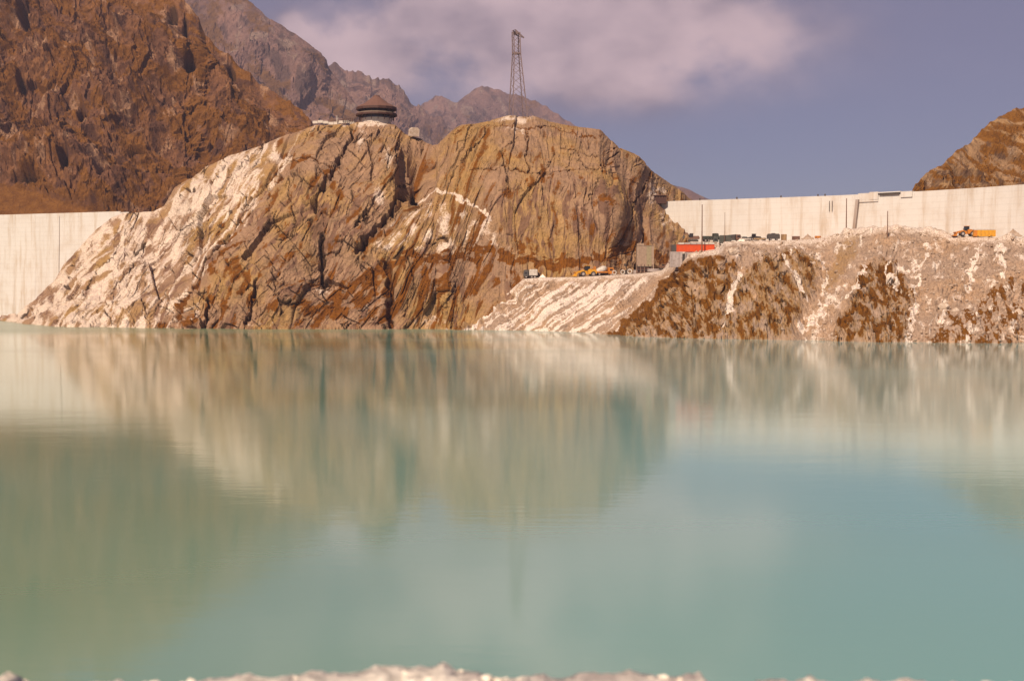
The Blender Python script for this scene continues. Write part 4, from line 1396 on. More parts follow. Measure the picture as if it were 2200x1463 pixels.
def pavilion():
    Yp = 600.0
    c = at(809, 258, Yp)
    k = Yp * 1.0 / F                         # metres per survey unit at this distance
    r_e = 41.5 * k
    zt = float(z_of(206, Yp)) - c.z
    ze = float(z_of(233, Yp)) - c.z
    z2 = float(z_of(241, Yp)) - c.z
    z3 = float(z_of(246.5, Yp)) - c.z
    root = thing('lookout_pavilion', c, R(11), 'round dark pavilion with two tiered brown roofs on top of the rock knoll', 'pavilion')
    n = 16
    MB().lathe([(0.02, -8), (r_e * 0.74, -8), (r_e * 0.74, 0.1), (r_e * 0.74, z3 - 1.9), (0.02, z3 - 1.9)], n).build('base_wall', M_white, root)
    MB().lathe([(r_e * 0.72, z3 - 1.9), (r_e * 0.72, z3 + 0.3), (r_e * 0.55, z3 + 0.3), (r_e * 0.55, z3 - 1.9)], n).build('lower_gallery', M_glass, root)
    # lower roof ring
    lo = MB().lathe([(r_e * 1.04, z3), (r_e * 1.04, z3 + 0.30), (r_e * 0.74, z2 + 0.25), (r_e * 0.66, z2 + 0.2), (r_e * 0.66, z3 - 0.2), (r_e * 0.80, z3 - 0.2)], n).build('lower_roof', M_roof2, root)
    MB().lathe([(r_e * 1.07, z3 - 0.75), (r_e * 1.07, z3 + 0.02), (r_e * 0.98, z3 + 0.02), (r_e * 0.98, z3 - 0.75)], n).build('fascia', M_fascia, lo)
    # upper storey windows
    MB().lathe([(r_e * 0.64, z3 - 0.1), (r_e * 0.64, ze + 0.2), (r_e * 0.4, ze + 0.2), (r_e * 0.4, z3 - 0.1)], n).build('upper_gallery', M_glass, root)
    up = MB().lathe([(r_e * 1.03, ze), (r_e * 1.03, ze + 0.25), (r_e * 0.62, ze + (zt - ze) * 0.38), (r_e * 0.17, zt - 0.5), (r_e * 0.14, zt - 0.5), (r_e * 0.5, ze - 0.2), (r_e * 0.9, ze - 0.2)], n).build('upper_roof', M_roof, root)
    MB().lathe([(r_e * 1.04, ze - 1.0), (r_e * 1.04, ze + 0.02), (r_e * 0.95, ze + 0.02), (r_e * 0.95, ze - 1.0)], n).build('fascia', M_fascia, up)
    MB().lathe([(0.02, zt - 1.1), (r_e * 0.18, zt - 1.1), (r_e * 0.18, zt - 0.15), (r_e * 0.12, zt + 0.05), (0.02, zt + 0.1)], n).build('roof_cap', M_roof, up)
    for i in range(n):
        t = 2 * math.pi * i / n
        cx_, cy_ = math.cos(t), math.sin(t)
        MB().cyl((cx_ * r_e * 0.88, cy_ * r_e * 0.88, z3 - 3.0), (cx_ * r_e * 0.88, cy_ * r_e * 0.88, z3 - 0.1), 0.16, n=8).build('column', M_fascia, root)
        MB().bar((cx_ * r_e * 0.66, cy_ * r_e * 0.66, z2 - 0.1), (cx_ * r_e * 0.97, cy_ * r_e * 0.97, ze - 0.2), 0.22).build('rafter', M_fascia, root)
    return root


pavilion()


# terrace wall and fence left of the pavilion
def terrace():
    r = thing('terrace_wall', at(715, 262, 596), 0, 'low whitish terrace wall on the knoll crest left of the pavilion', 'wall')
    o = r.location
    xs_ = np.linspace(672, 762, 9)
    for a_, b_ in zip(xs_[:-1], xs_[1:]):
        p0, p1 = at(a_, 262 + 2 * math.sin(a_), 596) - o, at(b_ - 0.6, 262 + 2 * math.sin(a_), 596) - o
        MB().bar(p0 + Vector((0, 0, -0.4)), p1 + Vector((0, 0, -0.4)), 0.9, 1.2).build('wall_panel', M_white, r)
    f = thing('terrace_fence', at(750, 257, 595), 0, 'short dark post fence beside the pavilion', 'fence')
    o = f.location
    last = None
    for px in np.linspace(737, 765, 8):
        p = at(px, 260, 595) - o
        MB().box((p.x, p.y, p.z + 0.3), (0.22, 0.22, 2.0)).build('post', M_fascia, f)
        if last is not None:
            MB().bar(last + Vector((0, 0, 1.0)), p + Vector((0, 0, 1.0)), 0.09).build('rail', M_fascia, f)
        last = p
    p = at(724, 262, 595)
    g = thing('marker_post', p, 0, 'thin white post on the terrace wall left of the pavilion', 'post')
    MB().cyl((0, 0, -0.5), (0, 0, 2.4), 0.2, 0.16, 8).build('shaft', M_white, g)
    MB().cyl((0, 0, 2.4), (0, 0, 2.7), 0.26, 0.1, 8).build('cap', M_white, g)


terrace()


def boulder(px, py, Y, w, label, mat=None, d=None, h=None, seed=3, z=None):
    vs_, fs = stone_mesh(seed, 3)
    c = at(px, py, Y)
    if z is not None:
        c.z = z
    o = MB().add(vs_ * np.array([w / 2, (d or w) / 2, (h or w * 0.8) / 2]), fs).build('boulder', mat or M_boulder)
    o.location = c
    return tag(o, label, 'boulder')


ob = MB().prism([(-2.1, -2.6), (2.2, -2.6), (2.3, 0.5), (1.4, 1.4), (-1.0, 1.3), (-2.0, 0.3)], -1.8, 1.8).build('boulder', M_boulder)
ob.location = at(889, 281, 588)
ob.rotation_euler = (0.1, 0.05, 0.3)
tag(ob, 'large pale block on the knoll shoulder right of the pavilion', 'boulder')
for (px, py, w, lab, sd) in ((1575, 543, 5.0, 'round pale boulder below the parked trucks', 1), (2028, 662, 4.0, 'whitish boulder low on the spoil slope above the lake', 4),
                             (2052, 668, 2.6, 'smaller whitish boulder low on the slope beside the bigger one', 5), (2190, 672, 3.2, 'pale boulder at the right edge above the grassy patch', 6)):
    p = sight(px, py, BV_bank)
    if p:
        boulder(px, py, p.y, w, lab, seed=sd)

# ------------------------------------------------------------------ lattice pylon
def pylon():
    Yp = 583.0
    base = at(1113, 246, Yp)
    top = at(1108, 66, Yp)
    H = top.z - base.z
    root = thing('lattice_pylon', base, R(16), 'tall grey steel lattice pylon on the right summit of the knoll', 'pylon')
    hb, ht = 3.35, 1.45

    def leg(i, z):
        t = min(1, z / (H * 0.74))
        h = hb + (ht - hb) * t
        sx_, sy_ = ((1, 1), (-1, 1), (-1, -1), (1, -1))[i % 4]
        return Vector((sx_ * h - 1.0 * z / H, sy_ * h, z))
    lv = [-3, 5.2, 9.6, 13.6, 17.3, 20.7, 23.8, 26.6, 29.4, 32.2, 35.0, H - 1.0]
    for i in range(4):
        m = MB()
        for a_, b_ in zip(lv[:-1], lv[1:]):
            m.bar(leg(i, a_), leg(i, b_), 0.36)
        m.build('leg', M_pylon, root)
    for k, (a_, b_) in enumerate(zip(lv[:-1], lv[1:])):
        for i in range(4):
            j = (i + 1) % 4
            MB().bar(leg(i, a_), leg(j, b_), 0.13).build('brace', M_pylon, root)
            if i % 2 == 0:
                MB().bar(leg(j, a_), leg(i, b_), 0.10).build('brace', M_pylon, root)
    for z in (27.2,):
        for i in range(4):
            MB().bar(leg(i, z), leg((i + 1) % 4, z), 0.42, 0.6).build('platform_beam', M_pylon, root)
    m = MB()
    zt = H - 0.8
    m.bar((-3.6, -3.4, zt - 0.2), (2.6, 4.2, zt - 0.2), 0.35)
    m.bar((-3.6, -3.4, zt - 0.2), (-1.2, 0.4, zt + 1.1), 0.25)
    m.bar((2.9, 0.2, zt - 2.4), (-1.2, 0.2, zt + 1.0), 0.45)
    m.bar((2.9, 0.2, zt - 2.4), (-1.2, 0.2, zt - 1.2), 0.3)
    m.bar((-2.9, 0.2, zt - 0.2), (0.6, 0.2, zt - 0.2), 0.4)
    m.build('cross_arm', M_pylon, root)
    MB().box((-1.1, 0, zt - 0.4), (1.9, 1.9, 1.2)).build('head_frame', M_pylon, root)
    MB().bar((0.9, 0.2, zt - 3.0), (-0.2, 0.2, zt - 7.5), 0.25).build('stay', M_pylon, root)


M_pylon = paint('weathered_steel', (0.27, 0.185, 0.18), 0.7, 0.0, rust=0.1)
pylon()

# ------------------------------------------------------------------ poles
def pole(px, py0, py1, Y, r, label, foot=True, lamp=False):
    b_ = at(px, py1, Y)
    t_ = at(px, py0, Y)
    z = drop(b_.x, b_.y)
    b_.z = min(b_.z, z)
    root = thing('pole', b_, 0, label, 'pole', 'thin steel poles on the spoil bank')
    H = t_.z - b_.z
    MB().cyl((0, 0, -0.6), (0, 0, H), r, r * 0.6, 8).build('shaft', M_rustpole, root)
    MB().box((0, 0, 0.1), (0.9, 0.9, 0.3)).build('base_plate', M_rustpole, root)
    MB().cyl((0, 0, H), (0, 0, H + 0.25), r * 0.8, r * 0.3, 8).build('cap', M_rustpole, root)
    return root


pole(1508, 441, 540, 463, 0.24, 'tall thin rust brown pole in front of the orange container')
pole(1557, 458, 512, 478, 0.11, 'faint thin pole behind the two dark green trucks')
pole(1818, 428, 506, 464, 0.24, 'dark thin pole against the dam left of the spoil heap')
pole(1906, 455, 552, 440, 0.22, 'rust brown pole on the spoil slope above the grassy outcrop')

# ------------------------------------------------------------------ machines
M_orange = paint('orange_paint', (0.80, 0.085, 0.004), 0.5, rust=0.12)
M_yellow = paint('yellow_paint', (0.88, 0.40, 0.015), 0.5, rust=0.2)
M_amber = paint('amber_paint', (0.74, 0.24, 0.010), 0.5, rust=0.3)
M_green = paint('dark_green_paint', (0.055, 0.062, 0.048), 0.6, rust=0.2)
M_dkgrey = paint('dark_grey_paint', (0.07, 0.06, 0.055), 0.6)
M_brown = paint('brown_paint', (0.20, 0.09, 0.055), 0.7, rust=0.4)
M_ltgrey = paint('light_grey_paint', (0.52, 0.43, 0.40), 0.6)
M_offwhite = paint('off_white_paint', (0.72, 0.63, 0.55), 0.6)
M_tan = paint('tan_paint', (0.45, 0.28, 0.13), 0.7)
M_paleg = paint('pale_green_sheet', (0.38, 0.31, 0.185), 0.7)
M_greysheet = paint('grey_sheet', (0.42, 0.29, 0.205), 0.7)
M_tyre, nd, lk, b = new_mat('tyre_rubber')
tcx = nd.new('ShaderNodeTexCoord')
lk.new(mixc(nd, lk, noise(nd, lk, tcx.outputs['Object'], 3.0, 3), (0.02, 0.018, 0.016), (0.07, 0.05, 0.04)), b.inputs['Base Color'])
b.inputs['Roughness'].default_value = 0.9


def wheel(parent, x, y, r, w=0.45):
    t = MB().lathe([(r * 0.55, -w / 2), (r * 0.92, -w / 2), (r, -w * 0.3), (r, w * 0.3), (r * 0.92, w / 2), (r * 0.55, w / 2)], 14)
    t.v = [(x + p[0], y + p[2], r + p[1]) for p in t.v]
    o = t.build('wheel', M_tyre, parent)
    MB().cyl((x, y - w * 0.42, r), (x, y + w * 0.42, r), r * 0.56, n=10).build('hub', M_ltgrey, o)
    return o


def truck(px, Y, rz, label, cabm, bedm, L=7.5, kind='tip', group=None, z=None, H=3.0):
    p = at(px, 500, Y)
    z = drop(p.x, Y) if z is None else z
    r = thing('truck', (p.x, Y, z), rz, label, 'truck', group)
    W = 2.4
    MB().box((0, 0, 0.85), (L * 0.96, 0.9, 0.3)).build('chassis', M_dkgrey, r)
    cl = 2.0
    x0 = L / 2 - cl
    cab = MB().prism([(x0, 0.75), (L / 2, 0.75), (L / 2, 1.7), (L / 2 - 0.25, H - 0.25), (L / 2 - 0.5, H - 0.1), (x0, H - 0.1)], -W / 2, W / 2).build('cab', cabm, r)
    MB().box((L / 2 - 0.16, 0, 2.05), (0.12, W * 0.84, 0.62), ry=-0.24).build('windscreen', M_glass, cab)
    for sy_ in (-1, 1):
        MB().box((x0 + 1.0, sy_ * (W / 2 + 0.01), 2.05), (1.0, 0.05, 0.6)).build('side_window', M_glass, cab)
    bl = L - cl - 0.3
    bx = -L / 2 + bl / 2
    if kind == 'tip':
        bed = MB().prism([(bx - bl / 2 - 0.15, 1.2), (bx + bl / 2, 1.1), (bx + bl / 2, H - 0.15), (bx + bl / 2 + 0.6, H + 0.02), (bx + bl / 2, H - 0.05), (bx - bl / 2 - 0.3, H - 0.5)], -W / 2, W / 2).build('tipper_body', bedm, r)
        for i in range(5):
            x = bx - bl / 2 + 0.4 + i * (bl - 0.8) / 4
            for sy_ in (-1, 1):
                MB().box((x, sy_ * (W / 2 + 0.05), 1.85), (0.14, 0.1, 1.2)).build('rib', bedm, bed)
    elif kind == 'cover':
        bed = MB().prism([(bx - bl / 2, 1.1), (bx + bl / 2, 1.1), (bx + bl / 2, H - 0.1), (bx + bl / 2 - 0.3, H + 0.15), (bx - bl / 2 + 0.3, H + 0.15), (bx - bl / 2, H - 0.1)], -W / 2, W / 2).build('canvas_cover', bedm, r)
        for i in range(4):
            MB().box((bx - bl / 2 + 0.5 + i * (bl - 1.0) / 3, 0, 2.1), (0.10, W + 0.08, 1.9)).build('hoop', bedm, bed)
    else:
        bed = MB().box((bx, 0, 1.2), (bl, W, 0.25)).build('flat_bed', bedm, r)
        for i in range(3):
            MB().box((bx - bl / 3 + i * bl / 3, 0, 1.75), (bl / 3.6, W * 0.7, 0.85)).build('load', bedm, bed)
    for x in (L / 2 - 1.1, -L / 2 + 1.0, -L / 2 + 2.2):
        for sy_ in (-1, 1):
            wheel(r, x, sy_ * (W / 2 - 0.25), 0.52)
    return r


def loader(px, Y, rz, label, mat, s=1.0, z=None):
    p = at(px, 590, Y)
    z = drop(p.x, Y) if z is None else z
    r = thing('wheel_loader', (p.x, Y, z), rz, label, 'loader')
    r.scale = (s, s, s)
    MB().prism([(-3.4, 0.9), (-0.6, 0.8), (-0.6, 2.2), (-1.2, 2.5), (-3.3, 2.3), (-3.6, 1.6)], -1.15, 1.15).build('engine_body', mat, r)
    MB().prism([(-0.5, 0.7), (1.7, 0.7), (1.9, 1.3), (1.2, 1.9), (-0.5, 1.9)], -0.7, 0.7).build('front_frame', mat, r)
    cab = MB().prism([(-1.3, 2.2), (0.3, 1.9), (0.45, 2.6), (0.1, 3.5), (-1.3, 3.5)], -0.8, 0.8).build('cab', M_glass, r)
    MB().box((-0.6, 0, 3.58), (1.8, 1.8, 0.16)).build('cab_roof', mat, cab)
    for sy_ in (-0.75, 0.75):
        m = MB().bar((0.6, sy_, 2.0), (2.6, sy_, 1.5), 0.3, 0.45)
        m.bar((2.6, sy_, 1.5), (3.5, sy_, 0.5), 0.3, 0.4)
        m.build('lift_arm', mat, r)
    MB().prism([(3.3, 0.05), (4.7, 0.05), (4.75, 0.15), (3.8, 0.35), (3.5, 0.9), (3.8, 1.45), (3.65, 1.55), (3.2, 1.0)], -1.45, 1.45).build('bucket', mat, r)
    for x in (-2.3, 1.1):
        for sy_ in (-1, 1):
            wheel(r, x, sy_ * 1.15, 0.85, 0.6)
    return r


def mixer(px, Y, rz, label):
    p = at(px, 590, Y)
    r = thing('concrete_mixer_truck', (p.x, Y, drop(p.x, Y)), rz, label, 'mixer truck')
    W = 2.4
    MB().box((0, 0, 0.9), (8.2, 1.0, 0.35)).build('chassis', M_dkgrey, r)
    cab = MB().prism([(1.9, 0.7), (4.1, 0.7), (4.1, 1.8), (3.8, 3.1), (1.9, 3.2)], -W / 2, W / 2).build('cab', M_amber, r)
    MB().box((3.97, 0, 2.3), (0.12, W * 0.84, 0.75), ry=-0.2).build('windscreen', M_glass, cab)
    for sy_ in (-1, 1):
        MB().box((3.0, sy_ * (W / 2 + 0.01), 2.3), (1.1, 0.05, 0.7)).build('side_window', M_glass, cab)
    prof_ = [(0.05, -2.6), (0.7, -2.6), (1.0, -1.6), (1.35, -0.1), (1.3, 0.9), (0.8, 1.9), (0.05, 2.0)]
    m = MB().lathe(prof_, 16)
    th = R(-70)
    m.v = [(x_ * math.cos(th) + z_ * math.sin(th) * -1 * -1 * 1.0, y_, -x_ * math.sin(th) * -1 * -1 + z_ * math.cos(th)) for x_, y_, z_ in m.v]
    m.v = [(-x_ * 1.0 - 0.6, y_, z_ + 2.35) for x_, y_, z_ in m.v]
    m.build('drum', M_offwhite, r, True)
    MB().prism([(-4.2, 1.0), (-3.4, 1.0), (-3.0, 3.4), (-3.7, 3.7), (-4.0, 2.4)], -0.7, 0.7).build('hopper', M_amber, r)
    MB().box((-0.8, 0, 1.35), (6.0, W, 0.5)).build('side_guard', M_amber, r)
    for x in (3.0, -1.7, -3.0):
        for sy_ in (-1, 1):
            wheel(r, x, sy_ * (W / 2 - 0.25), 0.55)
    return r


def excavator(px, Y, rz, label, mat, boom=((0.8, 1.6), (3.4, 4.6), (5.6, 3.2), (5.9, 1.2)), s=1.0):
    p = at(px, 520, Y)
    r = thing('excavator', (p.x, Y, drop(p.x, Y)), rz, label, 'excavator')
    r.scale = (s, s, s)
    for sy_ in (-1, 1):
        MB().prism([(-2.0, 0.3), (-1.7, 0.0), (1.7, 0.0), (2.0, 0.3), (2.0, 0.6), (1.7, 0.85), (-1.7, 0.85), (-2.0, 0.6)], sy_ * 1.2 - 0.28, sy_ * 1.2 + 0.28).build('track', M_tyre, r)
    MB().prism([(-2.3, 1.0), (1.3, 1.0), (1.3, 1.8), (-0.2, 2.2), (-2.2, 2.2), (-2.5, 1.6)], -1.3, 1.3).build('upper_body', mat, r)
    cab = MB().prism([(-0.1, 1.6), (1.5, 1.6), (1.6, 2.3), (1.2, 3.1), (-0.1, 3.1)], 0.2, 1.3).build('cab', M_glass, r)
    MB().box((0.6, 0.75, 3.16), (1.6, 1.2, 0.14)).build('cab_roof', mat, cab)
    for k, nm in ((0, 'boom'), (1, 'stick')):
        a_, b_ = boom[k], boom[k + 1]
        MB().bar((a_[0], -0.3, a_[1]), (b_[0], -0.3, b_[1]), 0.4, 0.5).build(nm, mat, r)
    x, z = boom[3]
    a_ = boom[2]
    MB().prism([(a_[0], a_[1]), (a_[0] + 0.4, a_[1] - 0.6), (x + 0.2, z + 0.6), (x - 0.6, z + 0.4), (x - 0.8, z + 1.1), (a_[0] - 0.4, a_[1] - 0.3)], -0.8, 0.3).build('bucket', M_dkgrey, r)
    return r


def container_row():
    Y = 466.0
    c = at(1494, 541, Y)
    # concrete footing wall with a doorway under the container
    f = thing('footing_wall', at(1494, 562, Y), 0, 'pale grey masonry footing with a small dark doorway under the orange container', 'wall')
    o = f.location
    k = Y / F
    zt = c.z - o.z
    x0, x1 = (1440 - 1494) * k, (1536 - 1494) * k
    xd0, xd1 = (1466 - 1494) * k, (1473 - 1494) * k
    MB().box(((x0 + xd0) / 2, 1.0, zt / 2 - 1.0), (xd0 - x0, 2.4, zt + 2.0)).build('wall_panel', M_ltgrey, f)
    MB().box(((xd1 + x1) / 2, 1.2, zt / 2 - 1.0), (x1 - xd1, 2.2, zt + 1.99)).build('wall_panel', M_ltgrey, f)
    MB().box(((xd0 + xd1) / 2, 1.3, zt / 2 - 1.2), (xd1 - xd0 - 0.02, 1.2, zt + 1.0)).build('door', M_dkgrey, f)
    for x in np.linspace(x0 + 0.4, x1 - 0.4, 7):
        MB().box((x, -0.35, zt / 2 - 1.0), (0.3, 0.22, zt + 1.9)).build('buttress', M_ltgrey, f)
    # the container
    H = float(z_of(525.5, Y) - z_of(541, Y))
    r = thing('shipping_container', c, 0, 'long orange metal container with a dark left end on the pale footing', 'container')
    xa, xb = (1454 - 1494) * k, (1534.5 - 1494) * k
    npan = 4
    pw = (xb - xa) / npan
    for i in range(npan):
        m = MB()
        nn_ = 7
        pts = []
        for q in range(nn_ * 4 + 1):
            x = xa + i * pw + 0.04 + (pw - 0.08) * q / (nn_ * 4)
            pts.append((x, -0.06 if q % 4 in (1, 2) else 0.0))
        vs_ = [(x, y, 0.12) for x, y in pts] + [(x, y, H - 0.12) for x, y in pts]
        n_ = len(pts)
        m.add(vs_, [(q, q + 1, q + 1 + n_, q + n_) for q in range(n_ - 1)])
        m.build('side_panel', M_orange, r)
        MB().box((xa + i * pw, 0.0, H / 2), (0.14, 0.2, H)).build('corner_post', M_orange, r)
    MB().box(((xa + xb) / 2, 1.3, H / 2), (xb - xa, 2.4, H - 0.08)).build('body', M_orange, r)
    MB().box((xb, 0.0, H / 2), (0.14, 0.2, H)).build('corner_post', M_orange, r)
    for z in (0.06, H - 0.06):
        MB().box(((xa + xb) / 2, -0.03, z), (xb - xa + 0.2, 0.22, 0.14)).build('frame_rail', M_orange, r)
    xe = (1442 - 1494) * k
    MB().box(((xe + xa) / 2 - 0.1, 1.3, H / 2), (xa - xe - 0.25, 2.3, H - 0.1)).build('dark_end', M_dkgrey, r)  # left end as a plain dark grey box
    for sx_ in (xe - 0.05, xa - 0.2):
        MB().box((sx_, 0.05, H / 2), (0.22, 0.3, H)).build('corner_post', M_brown, r)
    # six pale roof sheets
    for i in range(6):
        x = (1457 - 1494) * k + (i + 0.5) * 13.0 * k
        s = tag(MB().box((0, 0, 0), (12.2 * k, 2.5, 0.6), ry=0.02 * (i % 3 - 1)).build('roof_crate', M_offwhite if i in (0, 4, 5) else M_ltgrey),
                ('leftmost', 'second from left', 'third from left', 'fourth from left', 'fifth from left', 'rightmost')[i] + ' of the pale crates along the orange container roof', 'crate', 'crates on the container roof')
        s.location = c + Vector((x, 1.0 + 0.1 * (i % 2), H + 0.36 + 0.05 * (i % 2)))


container_row()


def plant_shed():
    Y = 512.0
    b_ = at(1386, 566, Y)
    b_.z = min(b_.z, drop(b_.x, Y) + 0.2)
    k = Y / F
    H = float(z_of(523, Y)) - b_.z
    r = thing('sheet_metal_shed', b_, 0, 'tall narrow shed of grey and pale green sheets beside the cliff foot', 'shed')
    x0, x1 = (1368 - 1386) * k, (1405 - 1386) * k
    n_ = 7
    w = (x1 - x0) / n_
    for i in range(n_):
        h = H - (0.0 if i < 3 else 0.9)
        MB().box((x0 + (i + 0.5) * w, 0.06 * (i % 2), h / 2), (w * 0.96, 0.12, h)).build('sheet', M_greysheet if i in (0, 1, 2) else (M_paleg if i in (4, 5) else M_greysheet), r)
    MB().box((0, 2.2, H / 2 - 0.6), (x1 - x0 - 0.3, 3.8, H - 1.0)).build('body', M_greysheet, r)
    MB().box((0, 2.0, H - 0.85), (x1 - x0 + 0.1, 4.4, 0.14)).build('roof', M_greysheet, r)
    # stacked timber trestles in front
    t = thing('trestle_rack', at(1385, 583, 500), 0, 'dark rack of upright trestles in front of the grey green shed', 'rack')
    t.location.z = drop(t.location.x, 500)
    for i in range(5):
        x = -2.9 + i * 1.45
        MB().bar((x - 0.3, -0.5, 0), (x, 0.2, 3.4), 0.26).build('upright', M_brown, t)
        MB().bar((x + 0.4, 0.9, 0), (x, 0.2, 3.4), 0.26).build('upright', M_dkgrey, t)
    for z in (1.2, 2.5):
        MB().bar((-3.2, -0.1, z), (3.3, -0.1, z), 0.2).build('rail', M_dkgrey, t)
    for i in range(4):
        MB().box((-2.2 + i * 1.45, 0.5, 1.3), (1.1, 0.7, 2.2)).build('board', M_fascia, t)


plant_shed()
loader(1258, 502.0, R(192), 'yellow wheel loader with its bucket down on the bench above the pale scree', M_yellow, 1.2)
mixer(1296, 504.0, R(6), 'amber concrete mixer truck with a white drum beside the yellow loader')
truck(1140, 503.5, R(175), 'pale topped dark truck alone at the left end of the bench', M_dkgrey, M_offwhite, 5.5, 'cover', H=3.4)


def pipe_ring(px, Y, r_, label, rz=0.0):
    p = at(px, 590, Y)
    o = MB().torus((0, 0, r_), r_ * 0.78, r_ * 0.24, 'Y', 18, 8).build('pipe_ring', M_offwhite, None, True)
    o.location = (p.x, Y, drop(p.x, Y) - 0.05)
    o.rotation_euler = (0, 0, rz)
    return tag(o, label, 'pipe ring', 'pale rings standing on the bench')


pipe_ring(1320, 501.2, 0.95, 'pale ring standing upright nearest the mixer truck', 0.1)
pipe_ring(1338, 500.6, 0.95, 'pale ring standing upright, middle of the three')
pipe_ring(1353, 500.2, 1.05, 'pale ring standing upright nearest the trestle rack', -0.5)


def compressor(px, Y, rz, label, mat, name='compressor', cat='compressor', L=3.2, H=1.7, z=None, group=None):
    p = at(px, 560, Y)
    r = thing(name, (p.x, Y, drop(p.x, Y)), rz, label, cat, group)
    MB().prism([(-L / 2, 0.6), (L / 2, 0.6), (L / 2, H * 0.8), (L / 2 - 0.4, H), (-L / 2 + 0.4, H), (-L / 2, H * 0.8)], -0.8, 0.8).build('housing', mat, r)
    MB().box((0, 0, H + 0.12), (L * 0.3, 0.5, 0.22)).build('exhaust_box', M_dkgrey, r)
    MB().bar((L / 2, 0, 0.6), (L / 2 + 1.0, 0, 0.35), 0.12).build('tow_bar', M_dkgrey, r)
    for x in (-L * 0.25, L * 0.25):
        for sy_ in (-1, 1):
            wheel(r, x, sy_ * 0.75, 0.4, 0.25)
    return r


def drill(px, Y, label):
    p = at(px, 585, Y)
    r = thing('drill_rig', (p.x, Y, drop(p.x, Y)), R(20), label, 'drill rig')
    MB().box((0, 0, 0.5), (2.6, 1.4, 0.6)).build('carriage', M_dkgrey, r)
    for sy_ in (-1, 1):
        MB().prism([(-1.5, 0.2), (-1.3, 0), (1.3, 0), (1.5, 0.2), (1.3, 0.6), (-1.3, 0.6)], sy_ * 0.8 - 0.18, sy_ * 0.8 + 0.18).build('track', M_tyre, r)
    MB().bar((0.9, 0, 0.6), (-0.5, 0, 4.2), 0.3).build('mast', M_steel, r)
    MB().box((-0.4, 0, 3.7), (0.7, 0.6, 0.9)).build('drill_head', M_dkgrey, r)
    MB().box((-0.5, 0, 1.2), (1.2, 1.1, 0.9)).build('engine', M_dkgrey, r)


drill(1345, 505, 'small dark drill rig with a leaning mast between mixer truck and trestle rack')
excavator(1424, 494, R(15), 'small white and rust excavator with raised boom left of the container footing', M_brown, s=0.62)


def pipes():
    b_ = at(1405, 574, 498)
    z = drop(b_.x, 498)
    o = thing('pipe_stack', (b_.x, 498, z), R(4), 'pale horizontal pipes stacked right of the trestle rack', 'pipes')
    for i, (y, zz) in enumerate(((0, 0.3), (0.6, 0.3), (1.2, 0.3), (0.3, 0.82), (0.9, 0.82))):
        MB().cyl((-2.4, y, zz), (3.4, y, zz), 0.28, n=10).build('pipe', M_ltgrey, o, True)


pipes()
# machines parked on the platform below the right dam
YP = 479.0
excavator(1489, 487, R(170), 'rust brown excavator at the left end of the platform, under the dam', M_brown, boom=((0.8, 1.6), (2.4, 3.4), (3.6, 2.6), (3.9, 0.9)), s=1.0)
truck(1526, YP + 3, R(8), 'dark green truck with a pale load nearest the tall pole', M_green, M_green, 6.2, 'flat', 'trucks on the platform', H=3.3)
truck(1551, YP + 1, R(172), 'darkest green covered truck, middle of the platform row', M_green, M_green, 6.6, 'cover', 'trucks on the platform', H=3.5)
truck(1573, YP + 4, R(4), 'grey brown tipper truck right of the darkest green truck', M_brown, M_dkgrey, 6.4, 'tip', 'trucks on the platform', H=2.9)


def small_car(px, Y, rz, label, mat, pickup=False):
    p = at(px, 516, Y)
    r = thing('parked_car', (p.x, Y, drop(p.x, Y)), rz, label, 'car', 'cars on the platform')
    MB().prism([(-2.0, 0.35), (2.0, 0.35), (2.05, 0.75), (1.7, 0.95), (-1.9, 1.0), (-2.05, 0.7)], -0.8, 0.8).build('body', mat, r)
    c = MB().prism([(-1.7, 0.95), (1.0, 0.95), (0.45, 1.5), (-1.2, 1.52)], -0.7, 0.7).build('glasshouse', M_glass, r)
    MB().box((-0.4, 0, 1.54), (1.7, 1.35, 0.06)).build('roof', mat, c)
    for x in (-1.25, 1.25):
        for sy_ in (-1, 1):
            wheel(r, x, sy_ * 0.72, 0.33, 0.2)
    for sy_ in (-0.55, 0.55):
        MB().box((2.03, sy_, 0.65), (0.06, 0.25, 0.18)).build('headlight', M_offwhite, r)


small_car(1601, 476.5, R(10), 'pale whitish car on the platform just right of the trucks', M_offwhite)
loader(1617, 478, R(200), 'small dark loader near the middle of the platform', M_dkgrey, 0.72)
small_car(1631, 476.5, R(-8), 'small tan car right of the dark loader', M_tan)
compressor(1661, 477, R(182), 'low dark brown machine with a long tow bar on the platform', M_dkgrey, 'generator_trailer', 'trailer', 4.6, 2.5)


def crate(px, Y, d, mat, label, post=True):
    p = at(px, 516, Y)
    r = thing('site_crate', (p.x, Y, drop(p.x, Y)), R(6), label, 'crate')
    MB().box((0, 0, d[2] / 2 + 0.1), d).build('box', mat, r)
    for sx_ in (-1, 1):
        MB().box((sx_ * d[0] * 0.4, 0, 0.06), (0.2, d[1], 0.13)).build('skid', M_brown, r)
        MB().box((sx_ * d[0] * 0.36, -d[1] / 2 - 0.03, d[2] / 2 + 0.1), (0.14, 0.06, d[2])).build('batten', M_brown, r)
    return r


